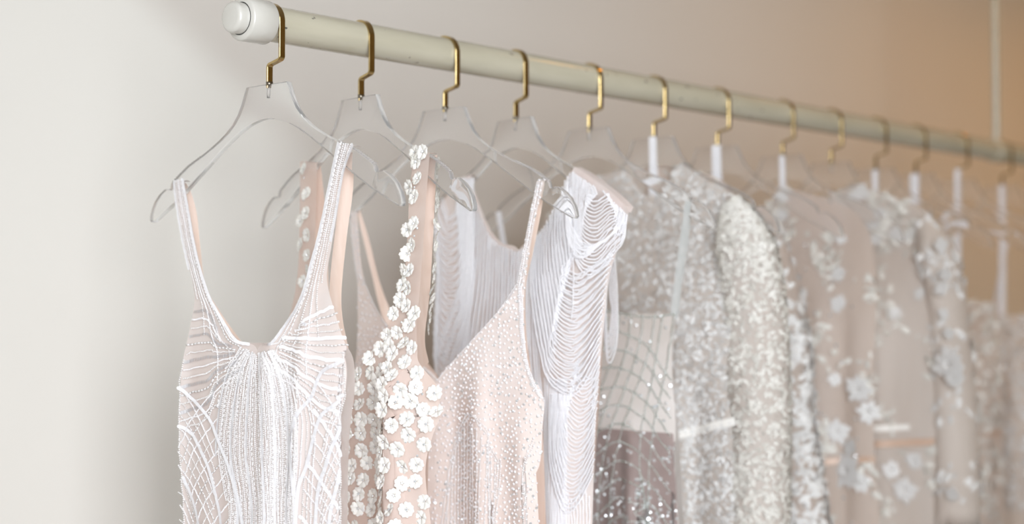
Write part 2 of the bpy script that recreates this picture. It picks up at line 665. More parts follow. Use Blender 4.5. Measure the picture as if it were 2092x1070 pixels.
def tube_scatter(P, n, zmin=-0.62):
    """random points on the camera-facing and outer half of a sleeve"""
    R, C = P.shape[:2]
    v = rng.random(n) * (R - 1.001)
    u = rng.random(n) * C
    r, c = v.astype(int), u.astype(int)
    fv, fu = (v - r)[:, None], (u - c)[:, None]
    c2 = (c + 1) % C
    p = (P[r, c] * (1 - fu) + P[r, c2] * fu) * (1 - fv) + (P[r + 1, c] * (1 - fu) + P[r + 1, c2] * fu) * fv
    ctr = P.mean(1)
    cc = ctr[r] * (1 - fv) + ctr[r + 1] * fv
    nn = norm((p - cc) * np.array([1, 1.6, 0]))
    k = p[:, 2] > zmin
    return p[k], nn[k]


def sstep(x, a, b):
    t = min(1.0, max(0.0, (x - a) / (b - a)))
    return t * t * (3 - 2 * t)


def profile(c, hw, depth, ztop, zfull, folds=(), base=0.006, sign=-1, power=0.5):
    """garment depth: cloth sits base in front of the bar at the top and bellies out below"""
    def off(s, z):
        e = max(0.0, 1 - ((s - c) / hw) ** 2) ** power
        k = sstep(-z, -ztop, -zfull)
        o = base + depth * k * e
        for (s0, w, amp, za, zb, slope) in folds:
            o += amp * math.exp(-((s - s0 - slope * (z + 0.3)) / w) ** 2) * sstep(-z, -za, -zb)
        return sign * o
    return off


# ------------------------------------------------------------------ room
def slab(name, pts, mat, parent=None):
    """prism from a quad list of 8 corners"""
    V = [tuple(p) for p in pts]
    Fs = [(0, 3, 2, 1), (4, 5, 6, 7), (0, 1, 5, 4), (1, 2, 6, 5), (2, 3, 7, 6), (3, 0, 4, 7)]
    o = obj(name, mesh_from(name, V, Fs, smooth=False), mat, parent)
    return o


def room_box(name, t0, t1, n0, n1, z0, z1, mat):
    o = slab(name, [W(t0, n0, z0), W(t1, n0, z0), W(t1, n1, z0), W(t0, n1, z0),
                    W(t0, n0, z1), W(t1, n0, z1), W(t1, n1, z1), W(t0, n1, z1)], mat)
    o['kind'] = 'structure'
    return o


room_box('wall_back', LEFT_T - 0.1, 6.5, WALL_N - 0.12, WALL_N, 0, CEIL, 'wall_paint')
room_box('floor', LEFT_T - 0.1, 6.5, WALL_N - 0.12, 4.2, -0.1, 0, 'floor_stone')
room_box('ceiling', LEFT_T - 0.1, 6.5, WALL_N - 0.12, 2.4, CEIL, CEIL + 0.1, 'wall_paint')
# wall on the window side, with the tall opening whose daylight lies on the back wall
JAMB_N, HEAD_Z = 0.655, 3.06
v0, v1 = LEFT_T - 0.1, LEFT_T


def left_wall():
    me = bpy.data.meshes.new('wall_left')
    bm = bmesh.new()
    for (n0, n1, z0, z1) in [(WALL_N, WALL_N + 0.04, 0, CEIL), (WALL_N + 0.04, JAMB_N, 0, 0.15), (WALL_N + 0.04, JAMB_N, HEAD_Z, CEIL),
                             (JAMB_N, 2.4, 0, CEIL)]:
        vs = [bm.verts.new(W(t, n, z)) for z in (z0, z1) for (t, n) in ((v0, n0), (v1, n0), (v1, n1), (v0, n1))]
        for f in [(0, 3, 2, 1), (4, 5, 6, 7), (0, 1, 5, 4), (1, 2, 6, 5), (2, 3, 7, 6), (3, 0, 4, 7)]:
            bm.faces.new([vs[k] for k in f])
    bm.to_mesh(me)
    bm.free()
    o = obj('wall_left', me, 'wall_paint')
    o['kind'] = 'structure'


left_wall()

# ------------------------------------------------------------------ the rail
RAIL_Z = CH + 0.3225
RAIL_R = 0.0200


def lathe(name, prof, seg, mat, parent):
    """profile [(x along axis, radius)] turned round the local Z axis"""
    V, Q = [], []
    for (x, r) in prof:
        for k in range(seg):
            q = 2 * math.pi * k / seg
            V.append((r * math.cos(q), r * math.sin(q), x))
    for j in range(len(prof) - 1):
        for k in range(seg):
            Q.append((j * seg + k, j * seg + (k + 1) % seg, (j + 1) * seg + (k + 1) % seg, (j + 1) * seg + k))
    Q.append(tuple(range(seg - 1, -1, -1)))
    Q.append(tuple(range((len(prof) - 1) * seg, len(prof) * seg)))
    me = mesh_from(name, V, Q)
    me.set_sharp_from_angle(angle=math.radians(40))
    return obj(name, me, mat, parent)


rail = bpy.data.objects.new('clothes_rail', None)
COL.objects.link(rail)
rail.location = W(0, 0, RAIL_Z)
zax = Vector(A)
xax = Vector((0, 0, 1))
yax = zax.cross(xax)
rail.rotation_euler = Matrix((xax, yax, zax)).transposed().to_euler()
rail['label'] = 'cream enamelled tube rail with white end cap, running across the whole picture'
rail['category'] = 'clothes rail'


def rounded(x0, x1, r, b, e=0.0, n=5):
    """cylinder profile with rounded edges"""
    p = [(x0, max(r - b - e, 0.0002))] if e else []
    p += [(x0 + b - b * math.cos(q), r - b + b * math.sin(q)) for q in np.linspace(0, math.pi / 2, n)]
    p += [(x1 - b + b * math.sin(q), r - b + b * math.cos(q)) for q in np.linspace(0, math.pi / 2, n)]
    return p


lathe('tube', rounded(-0.035, 4.6, RAIL_R, 0.0005, n=2), 48, 'cream_enamel', rail)
collar = lathe('collar', [(-0.0405, 0.0155), (-0.0405, 0.0215), (-0.0398, 0.0232), (-0.038, 0.0243), (-0.0070, 0.0243), (-0.0055, 0.0236), (-0.005, 0.020)], 48, 'white_enamel', rail)
lathe('gap', [(-0.0412, 0.0152), (-0.0405, 0.0182)], 40, 'dark_gap', collar)
lathe('end_cap', rounded(-0.0545, -0.036, 0.0172, 0.0045), 40, 'white_enamel', rail)
# rod that hangs the rail from the ceiling
rod_t = FR[12][4] - 0.02


def rod():
    seg = 16
    V, Q = [], []
    h = CEIL - RAIL_Z
    for x in (RAIL_R * 0.6, h):
        for k in range(seg):
            q = 2 * math.pi * k / seg
            V.append((x, 0.0075 * math.cos(q), rod_t + 0.0075 * math.sin(q)))
    for k in range(seg):
        Q.append((k, (k + 1) % seg, seg + (k + 1) % seg, seg + k))
    obj('suspension_rod', mesh_from('suspension_rod', V, Q), 'cream_enamel', rail)


rod()
lathe('joint_sleeve', rounded(rod_t - 0.028, rod_t + 0.03, 0.0228, 0.001, n=3), 32, 'cream_enamel', rail)

# ------------------------------------------------------------------ hangers
HALF = [(0.0345, 0.0), (0.0385, -0.0085), (0.0430, -0.0185), (0.0500, -0.030), (0.0592, -0.0400), (0.0700, -0.0485), (0.0833, -0.0563),
        (0.0985, -0.0637), (0.1146, -0.0707), (0.1414, -0.0815), (0.1560, -0.0895), (0.1655, -0.0955), (0.1700, -0.0985),
        (0.1718, -0.1010), (0.1725, -0.1045), (0.1748, -0.1070), (0.1785, -0.1072), (0.1815, -0.1056), (0.1850, -0.1060),
        (0.1950, -0.1118), (0.2035, -0.1195), (0.2090, -0.1280), (0.2120, -0.1365), (0.2125, -0.1410), (0.2105, -0.1435), (0.2070, -0.1435)]
LOW = [(0.1990, -0.1395), (0.1677, -0.1236), (0.1450, -0.1100), (0.1224, -0.0955), (0.1020, -0.0825), (0.0834, -0.0704), (0.0670, -0.0605),
       (0.0512, -0.0517), (0.0370, -0.0455), (0.0224, -0.0410), (0.0110, -0.0386)]
PLATE_T = 0.0072


def plate_mesh():
    half = HALF + LOW
    out = half + [(0.0, -0.0378)] + [(-s, z) for s, z in reversed(half)]
    bm = bmesh.new()
    f = [bm.verts.new((s, -PLATE_T / 2, z)) for s, z in out]
    face = bm.faces.new(f)
    ext = bmesh.ops.extrude_face_region(bm, geom=[face])
    for v in ext['geom']:
        if isinstance(v, bmesh.types.BMVert):
            v.co.y = PLATE_T / 2
    bmesh.ops.recalc_face_normals(bm, faces=bm.faces)
    rim = [e for e in bm.edges if abs(e.verts[0].co.y - e.verts[1].co.y) < 1e-6]
    bmesh.ops.bevel(bm, geom=rim, offset=0.0009, segments=2, affect='EDGES', profile=0.5)
    bmesh.ops.triangulate(bm, faces=[f for f in bm.faces if len(f.verts) > 4])
    me = bpy.data.meshes.new('body')
    bm.to_mesh(me)
    bm.free()
    me.polygons.foreach_set('use_smooth', [True] * len(me.polygons))
    me.set_sharp_from_angle(angle=math.radians(35))
    me.materials.append(MATS['clear_acrylic'])
    me.materials.append(MATS['acrylic_lit_edge'])
    for p in me.polygons:
        p.material_index = 0 if abs(p.normal.y) > 0.9 else 1
    return me


def hook_mesh():
    """flat brass strip: neck, jog, leg, then over the rail"""
    def arc(cx, cz, r, a0, a1, n):
        return [(cx + r * math.cos(q), cz + r * math.sin(q)) for q in np.radians(np.linspace(a0, a1, n))]
    rz = 0.3225 - NECK_Z
    R = 0.0221
    path = [(0.0015, -0.004), (0.0015, 0.018)]
    path += arc(0.0015 + 0.004, 0.0185, 0.004, 180, 95, 6)
    path += arc(R - 0.004, 0.0295, 0.004, -80, 0, 6)
    path += [(R, 0.045)]
    path += arc(0.0, rz - 0.0008, R, -4, 205, 26)
    path += [(-R * 0.80, rz - 0.016)]
    P = np.array(path)
    T = norm(np.gradient(P, axis=0))
    Nn = np.stack([T[:, 1], -T[:, 0]], 1)
    w, th = 0.0076, 0.0026
    V, Q = [], []
    for k in range(len(P)):
        for (aa, yy) in ((1, -w / 2 + .0004), (1, w / 2 - .0004), (.7, w / 2), (-.7, w / 2), (-1, w / 2 - .0004), (-1, -w / 2 + .0004), (-.7, -w / 2), (.7, -w / 2)):
            p = P[k] + Nn[k] * aa * th / 2
            V.append((p[0], yy, p[1]))
    for k in range(len(P) - 1):
        for c in range(8):
            Q.append((8 * k + c, 8 * k + (c + 1) % 8, 8 * k + 8 + (c + 1) % 8, 8 * k + 8 + c))
    e = 8 * (len(P) - 1)
    Q += [tuple(range(7, -1, -1)), tuple(range(e, e + 8))]
    bm = bmesh.new()
    vs = [bm.verts.new(v) for v in V]
    for q in Q:
        bm.faces.new([vs[k] for k in q])
    bmesh.ops.recalc_face_normals(bm, faces=bm.faces)
    me = bpy.data.meshes.new('hook')
    bm.to_mesh(me)
    bm.free()
    me.polygons.foreach_set('use_smooth', [True] * len(me.polygons))
    me.set_sharp_from_angle(angle=math.radians(32))
    return me


def ferrule_mesh():
    V, FI = prism(10)
    V = V * np.array([0.0037, 0.0043, 0.0022]) + np.array([0.0015, 0, 0.0008])
    return mesh_np('ferrule', V, FI)


def dowel_mesh():
    """drilled hole in the acrylic that takes the hook's threaded end"""
    V, FI = prism(10)
    V = V * np.array([0.0022, 0.0022, 0.0065]) + np.array([0.0015, 0, -0.0085])
    return mesh_np('hook_socket', V, FI)


def grip_mesh(sg):
    """row of small soft ribs glued along the shoulder"""
    pts = np.array([(0.118, -0.0722), (0.1414, -0.0815), (0.1560, -0.0895), (0.1690, -0.0975)])
    d = np.r_[0, np.cumsum(np.linalg.norm(np.diff(pts, axis=0), axis=1))]
    q = np.linspace(0, d[-1], 15)
    xs, zs = np.interp(q, d, pts[:, 0]), np.interp(q, d, pts[:, 1])
    pos = np.stack([sg * xs, 0 * xs, zs + 0.0004], 1)
    B = np.eye(3)[None] * np.array([0.0023, 0.0033, 0.0011])[None, None, :]
    return stamp('grip_strip', SPH, pos, np.repeat(B, len(pos), 0))


PLATE, HOOK, FERR, DOW = plate_mesh(), hook_mesh(), ferrule_mesh(), dowel_mesh()
GRIPS = [grip_mesh(1), grip_mesh(-1)]
HANGER_LABELS = [
    'clear acrylic hanger with brass hook beside the white end cap, holding the scoop-neck beaded dress',
    'clear acrylic hanger with brass hook holding the dress covered in white flowers',
    'clear acrylic hanger with brass hook holding the pearl-dotted V-neck dress with thin straps',
    'clear acrylic hanger with brass hook inside the dress draped with white bead fringe',
    'clear acrylic hanger with brass hook holding the sheer grid-beaded dress by thin clear straps',
    'blurred clear hanger with brass hook and white ribbon inside the cream lace jacket',
    'blurred clear hanger with brass hook and broad white ribbon, just behind the cream lace jacket',
    'blurred clear hanger with brass hook above the sleeveless beige tulle dress',
    'blurred clear hanger with brass hook and bare neck plate, above the long-sleeved floral dress',
    'blurred clear hanger with brass hook, first one behind the long-sleeved floral dress',
    'blurred clear hanger with brass hook and a broad short white ribbon, third from the right',
    'blurred clear hanger with brass hook second from the right, just left of the hanging rod',
    'blurred clear hanger with brass hook at far right, below the hanging rod']
for i in range(13):
    h = thing('clothes_hanger', HANGER_LABELS[i], 'hanger', i=i, group='clear hangers on the rail')
    obj('body', PLATE, 'clear_acrylic', h)
    hk = obj('hook', HOOK, 'brass', h)
    obj('ferrule', FERR, 'dark_bronze', hk)
    obj('hook_socket', DOW, 'clear_silicone', h)
    for g in GRIPS:
        obj('grip_strip', g, 'clear_silicone', h)

# ------------------------------------------------------------------ 1: scoop-neck dress with fans of beads
def dress_one():
    i = 0
    d = thing('beaded_dress', 'blush scoop-neck dress with white beads fanning from the neckline, nearest at left', 'dress', i=i)
    folds = [(-0.098, 0.012, 0.008, -0.24, -0.34, 0.0), (0.055, 0.012, 0.007, -0.22, -0.32, 0.0), (0.098, 0.009, 0.005, -0.20, -0.3, 0.03),
             (-0.04, 0.02, 0.004, -0.4, -0.5, 0.0), (0.0, 0.015, 0.004, -0.4, -0.5, 0.0)]
    off = profile(-0.012, 0.168, 0.040, -0.10, -0.34, folds)
    LA = [(357, 372), (362, 420), (378, 510), (395, 585), (397, 620), (386, 680), (374, 740), (365, 850), (372, 960), (376, 1090)]
    LB = [(376, 369), (389, 440), (404, 520), (428, 600), (455, 650), (488, 697), (526, 716), (527, 830), (528, 950), (530, 1090)]
    RA = [(692, 295), (676, 370), (655, 470), (638, 535), (615, 612), (582, 665), (553, 700), (526, 716), (527, 830), (528, 950), (530, 1090)]
    RB = [(722, 298), (704, 350), (690, 430), (676, 510), (668, 570), (682, 630), (702, 690), (722, 725), (725, 790), (713, 900), (710, 1090)]
    pl = Patch(i, LA, LB, off, nu=20, nv=80, wrap=True, drop=-1.35)
    pr = Patch(i, RA, RB, off, nu=22, nv=80, wrap=True, drop=-1.35)
    obj('front_panel', pl.mesh('front_panel'), 'blush_tulle', d)
    obj('front_panel', pr.mesh('front_panel'), 'blush_tulle', d)
    back = profile(-0.012, 0.168, 0.034, -0.10, -0.34, folds[:2], sign=1)
    bk = Patch(i, [(384, 700), (373, 745), (366, 850), (373, 960), (377, 1090)], [(704, 700), (722, 735), (724, 800), (713, 900), (709, 1090)], back,
               nu=30, nv=40, drop=-1.35, side=1)
    obj('back_panel', bk.mesh('back_panel'), 'blush_tulle', d)
    bl = Patch(i, [(366, 373), (383, 440), (398, 520), (412, 590), (440, 650), (470, 700), (478, 740)],
               [(384, 374), (401, 430), (409, 500), (420, 582), (452, 640), (488, 690), (520, 730)], back, nu=5, nv=40, side=1)
    br = Patch(i, [(700, 318), (691, 420), (679, 520), (673, 600), (680, 660), (690, 720)],
               [(723, 312), (721, 390), (709, 480), (698, 590), (700, 650), (712, 712)], back, nu=6, nv=40, side=1)
    obj('strap_lining', bl.mesh('strap_lining'), 'nude_satin', d)
    obj('strap_lining', br.mesh('strap_lining'), 'nude_satin', d)

    def st(pts, kind, jit=0.0004, lift=0.0016, size=1.0):
        beads('bead_strand', path3(i, pts, off, lift, jit), kind, off, d, size=size)

    def iso(p, u, v0, v1, kind, size=1.0, jit=0.0002):
        v = np.linspace(v0, v1, 40)
        q, n = p.at(np.full(40, u), v)
        q = q + n * 0.0014 + rng.normal(0, jit, q.shape) * np.array([1, 0, 1])
        beads('bead_strand', q, kind, off, d, size=size)
    # straps and neckline: strands run down the strap and round the neck
    for p, s in ((pl, 0), (pr, 1)):
        e = (lambda u: u) if s == 0 else (lambda u: 1 - u)
        end = 52 if s == 0 else 55
        iso(p, e(0.97), 2, end, 'sequin', 0.9)
        iso(p, e(0.80), 2, end + 3, 'bugle', 0.9)
        iso(p, e(0.64), 2, end + 6, 'seed')
        iso(p, e(0.48), 2, end + 8, 'pearl', 0.9)
        iso(p, e(0.33), 2, end - 6, 'seed', 0.9)
        iso(p, e(0.16), 2, 34, 'seed', 0.9)
        iso(p, e(0.03), 2, 24, 'sequin', 0.8)
        iso(p, e(0.88), 2, end, 'pearl', 0.8)
    # fan falling from the middle of the neckline
    kinds = ['pearl', 'seed', 'bugle', 'pearl', 'sequin', 'seed', 'pearl', 'bugle', 'seed']
    n = 58
    for k in range(n):
        f = k / (n - 1)
        a = 2 * f - 1                                        # -1 left .. 1 right
        x0 = 528 + 32 * a + random.uniform(-2, 2)
        y0 = 722 - 12 * abs(a) ** 1.6 + random.uniform(0, 6)
        x1 = 530 + 74 * math.copysign(abs(a) ** 0.95, a) * (1.15 if a > 0 else 1.35)
        xe = 536 + 64 * math.copysign(abs(a) ** 1.05, a) * (1.15 if a > 0 else 1.45)
        yend = 1110 if a > -0.72 else 1110 - 330 * (abs(a) - 0.72) / 0.28
        mid = [(x0, y0), (x0 + (x1 - x0) * 0.50, 775 - 22 * abs(a)), (x0 + (x1 - x0) * 0.86, 850 - 22 * abs(a)), (x1, 930), (xe, 1020), (xe + 2 * a, 1110)]
        mid = [q for q in mid if q[1] <= yend + 1]
        st(mid, kinds[k % len(kinds)], jit=0.0005, size=random.uniform(0.8, 0.95))
    # rays to the left side
    for k in range(15):
        y = 640 + 15.5 * k
        xl = 399 - 0.22 * (y - 620) if y < 740 else 373 - 0.06 * (y - 740)
        xl = max(366, xl)
        sl = -10 + 4.2 * k
        xm = 432
        ys = 692 + 5.2 * k
        xs = 470 + 2.0 * k if k > 2 else 445 + 8 * k
        pts = [(xs, ys), (xm + 12, ys + (y - ys) * 0.45 + 1), (xm - 6, y - 3), (xl + 5, y + sl * 0.4)]
        st(pts, ['sequin', 'pearl', 'seed', 'sequin', 'bugle', 'seed'][k % 6], jit=0.0005, size=random.uniform(0.85, 1.1))
    # rays to the right side
    for k in range(17):
        y = 636 + 13.5 * k
        xr = min(724, 676 + 0.55 * (y - 622)) if y < 720 else 724 - 0.06 * (y - 720)
        xs = 588 - 1.6 * k if k > 3 else 628 - 11 * k
        ys = 664 + 6.2 * k
        sl = -16 + 3.6 * k
        pts = [(xs, ys), (602 + max(0, 20 - 6 * k), ys + (y - ys) * 0.3 + 1), (656, y + 2), (xr - 3, y + sl * 0.55)]
        st(pts, ['sequin', 'bugle', 'pearl', 'seed', 'sequin', 'bugle', 'seed'][k % 7], jit=0.0006, size=random.uniform(0.8, 0.98))
    for k in range(7):
        x = 596 + 8 * k
        st([(x - 8, 742 + 12 * k), (x, 800 + 10 * k), (x + 3, 880), (x - 2, 970), (x - 6, 1040), (x - 8, 1110)], ['pearl', 'seed', 'bugle'][k % 3], size=0.85)
    # broad sequin lines sweeping down
    T = [[(371, 792), (398, 815), (432, 855), (448, 895), (468, 945), (480, 985), (492, 1030), (506, 1110)],
         [(372, 870), (396, 885), (412, 915), (430, 955), (442, 1000), (452, 1045), (460, 1110)],
         [(377, 975), (392, 1005), (405, 1045), (416, 1110)],
         [(718, 734), (690, 744), (664, 758), (651, 782), (641, 810), (614, 847), (598, 884), (598, 950), (604, 1010)],
         [(724, 806), (690, 826), (664, 845), (650, 875), (630, 954), (617, 1000), (610, 1110)],
         [(708, 872), (684, 911), (670, 954), (655, 1000), (646, 1110)],
         [(707, 960), (690, 1010), (680, 1050), (674, 1110)]]
    for q in T:
        st(q, 'sequin', jit=0.0002, lift=0.0026, size=1.05)
    # fine lattice over the hips
    for k in range(12):
        y = 790 + 27 * k
        st([(369, y), (392, y + 34), (418, y + 84), (440, y + 140)] if y < 960 else [(372, y), (388, y + 34), (402, y + 80)],
           ['pearl', 'seed', 'bugle'][k % 3], size=0.85)
        x0 = 436 + 5.2 * k
        st([(x0, y + 12), (x0 - 28, y + 46), (x0 - 52, y + 84), (x0 - 66, y + 124)], ['pearl', 'bugle', 'pearl', 'seed'][k % 4], size=0.85)
        xr = 722 - 1.3 * k
        st([(xr, y - 8), (xr - 24, y + 26), (xr - 46, y + 74), (xr - 60, y + 128)], ['bugle', 'pearl', 'seed'][k % 3], size=0.9)
        x1 = 652 - 3.4 * k
        st([(x1, y - 6), (x1 + 24, y + 26), (x1 + 44, y + 56), (min(x1 + 66, 708), y + 84)], ['pearl', 'seed', 'sequin', 'pearl'][k % 4], size=0.95)
    # beaded edge down the right side
    beads('side_beading', path3(i, [(722, 722), (725, 790), (714, 895), (710, 990), (709, 1090)], off, 0.001, 0.0008), 'seed', off, d)
    beads('side_beading', path3(i, [(376, 735), (366, 850), (373, 960), (377, 1090)], off, 0.001, 0.0008), 'seed', off, d)


dress_one()


# ------------------------------------------------------------------ 2: dress of white flowers
def flower_mesh(seed):
    r = random.Random(seed)
    V, T = [], []
    for k in range(5):
        a0 = 2 * math.pi * k / 5 + r.uniform(-0.08, 0.08)
        L = r.uniform(0.93, 1.07)
        cup = r.uniform(0.10, 0.28)
        wid = r.uniform(0.48, 0.56)
        outline = [(0.10, -0.05), (0.42, -0.75 * wid), (0.75, -wid), (0.98, -0.58 * wid), (0.90, 0.0), (0.98, 0.58 * wid), (0.75, wid), (0.42, 0.75 * wid), (0.10, 0.05)]
        inner = [(0.30, -0.02), (0.50, -0.34 * wid), (0.70, -0.5 * wid), (0.80, -0.36 * wid), (0.72, 0.0), (0.80, 0.36 * wid), (0.70, 0.5 * wid), (0.50, 0.34 * wid), (0.30, 0.02)]
        b0 = len(V)
        for (x, y) in outline:
            V.append((x * L, y, 0.02 + cup * x * x * 0.9))
        for (x, y) in inner:
            h = 0.17 if abs(y) > 0.1 else 0.10
            V.append((x * L, y, h + cup * x * x * 0.9))
        for q in range(b0, len(V)):
            x, y, z = V[q]
            V[q] = (x * math.cos(a0) - y * math.sin(a0), x * math.sin(a0) + y * math.cos(a0), z)
        for q in range(8):
            T.append((b0 + q, b0 + q + 1, b0 + 9 + q + 1, b0 + 9 + q))
        c = b0 + 9
        T += [(c, c + 1, c + 7, c + 8), (c + 1, c + 2, c + 6, c + 7), (c + 2, c + 3, c + 4), (c + 2, c + 4, c + 6), (c + 4, c + 5, c + 6)]
    me = mesh_from('flower', V, T)
    me.materials.append(MATS['flower_resin'])
    return me


FLOWERS = [flower_mesh(s) for s in range(5)]


def dress_two():
    i = 1
    d = thing('flower_dress', 'nude V-neck dress covered in small white five-petalled flowers with crystals, behind the scoop-neck dress', 'dress', i=i)
    folds = [(0.128, 0.026, 0.028, -0.27, -0.34, 0.0), (0.065, 0.028, -0.010, -0.30, -0.38, 0.0)]
    off = profile(0.0, 0.185, 0.030, -0.10, -0.33, folds)
    back = profile(0.0, 0.185, 0.03, -0.10, -0.33, (), sign=1)
    RA = [(845, 312), (836, 400), (833, 470), (826, 560), (813, 620), (786, 680), (756, 725), (728, 765), (700, 800), (692, 860), (690, 960), (690, 1090)]
    RB = [(878, 313), (871, 400), (866, 480), (858, 590), (851, 670), (857, 720), (881, 755), (905, 795), (913, 835), (897, 885), (890, 960), (895, 1090)]
    LA = [(613, 330), (612, 450), (608, 560), (590, 650), (560, 720), (545, 800), (545, 900), (545, 1090)]
    LB = [(648, 333), (645, 450), (641, 560), (640, 640), (655, 720), (675, 780), (690, 900), (690, 1090)]
    pr = Patch(i, RA, RB, off, nu=20, nv=80, wrap=True, drop=-1.35)
    pl = Patch(i, LA, LB, off, nu=14, nv=50, wrap=True, drop=-1.35)
    obj('front_panel', pr.mesh('front_panel'), 'peach_net', d)
    obj('front_panel', pl.mesh('front_panel'), 'peach_net', d)
    bk = Patch(i, [(600, 900), (580, 960), (560, 1090)], [(848, 735), (874, 850), (872, 1090)], back, nu=24, nv=20, drop=-1.35, side=1)
    obj('back_panel', bk.mesh('back_panel'), 'nude_satin', d)
    br = Patch(i, [(868, 325), (866, 420), (858, 520), (850, 620), (846, 720), (850, 760)],
               [(893, 316), (889, 400), (884, 500), (878, 600), (868, 690), (876, 740)], back, nu=6, nv=40, side=1)
    bl = Patch(i, [(636, 345), (637, 420), (640, 500), (645, 600)], [(655, 338), (664, 420), (668, 500), (672, 600)], back, nu=5, nv=24, side=1)
    obj('strap_lining', br.mesh('strap_lining'), 'nude_satin', d)
    obj('strap_lining', bl.mesh('strap_lining'), 'nude_satin', d)
    # flowers: strap rows placed by hand, bodice filled evenly
    F3 = []
    hand = [(852, 330), (855, 366), (848, 403), (838, 382), (847, 458), (834, 470), (844, 500), (833, 518), (829, 552), (838, 553), (824, 583), (836, 588),
            (820, 612), (832, 625), (806, 640), (850, 312), (866, 310),
            (623, 346), (628, 396), (627, 436), (630, 480), (630, 522), (633, 552), (621, 575), (628, 596), (622, 620), (612, 640), (616, 452), (617, 500)]
    for (x, y) in hand:
        F3.append(on_surface(i, x, y, off))
    F3 = [np.array(q) for q in F3]
    allp = list(F3)
    # rows on the recessed left part, closer packing on the right
    rows = []
    for r_ in range(15):
        y = 700 + 31 * r_
        x = 700 + random.uniform(0, 20)
        while x < 786:
            rows.append((x + random.uniform(-3, 3), y + random.uniform(-4, 4) - (x - 745) * 0.05))
            x += random.uniform(25, 31)
    cand = []
    for (x, y) in rows:
        if y < 760 and x < 735 + (760 - y) * 0.55:
            continue
        cand.append((x, y, 0.0125))
    for _ in range(5000):
        cand.append((random.uniform(735, 910), random.uniform(610, 1120), 0.0142))

    def inside(x, y):
        xa = np.interp(y, [p[1] for p in RA], [p[0] for p in RA])
        xb = np.interp(y, [p[1] for p in RB], [p[0] for p in RB])
        return xa + 4 < x < xb - 5
    for (x, y, md) in cand:
        if not inside(x, y):
            continue
        q = on_surface(i, x, y, off)
        if min(np.sum((q - p) ** 2) for p in allp) > md * md:
            allp.append(q)
    gems, gemb = [], []
    for q in allp:
        n = norm(surf_normal(off, q) + rng.normal(0, 0.24, 3) + np.array([0.10, -0.25, 0.05]))
        sc = random.uniform(0.0082, 0.0094)
        p = q + n * 0.0015
        B = frames(n[None], norm(rng.normal(0, 1, 3))[None])[0]
        f = obj('flower', random.choice(FLOWERS), None, d)
        f.matrix_basis = Matrix.LocRotScale(Vector(p), Matrix(B.tolist()), Vector((sc,) * 3))
        gems.append(p + n * 0.0012)
        gemb.append(B * random.uniform(0.0013, 0.0019))
    # flowers sewn to the far side of the strap, seen edge-on along its outline
    for y in np.arange(335, 690, 21):
        x = np.interp(y, [316, 400, 500, 600, 690], [894, 890, 885, 879, 869]) + 1
        q = on_surface(i, x + random.uniform(-2, 1), y, back)
        n = norm(np.array([0.75, 0.7, 0.0]) + rng.normal(0, 0.2, 3))
        B = frames(n[None], norm(rng.normal(0, 1, 3))[None])[0]
        f = obj('flower', random.choice(FLOWERS), None, d)
        f.matrix_basis = Matrix.LocRotScale(Vector(q + n * 0.001), Matrix(B.tolist()), Vector((0.0078,) * 3))
    for (pp, count) in ((pr, 150), (pl, 40)):
        p, n = pp.scatter(count, 0.009, zmin=-0.55)
        for q, m_ in zip(p, n):
            gems.append(q + m_ * 0.0006)
            gemb.append(frames(m_[None], np.array([[1.0, 0.2, 0.1]]))[0] * random.uniform(0.0014, 0.002))
    obj('rhinestones', stamp('rhinestones', GEM, np.array(gems), np.array(gemb), smooth=False), 'rhinestone', d, kind='stuff')


dress_two()


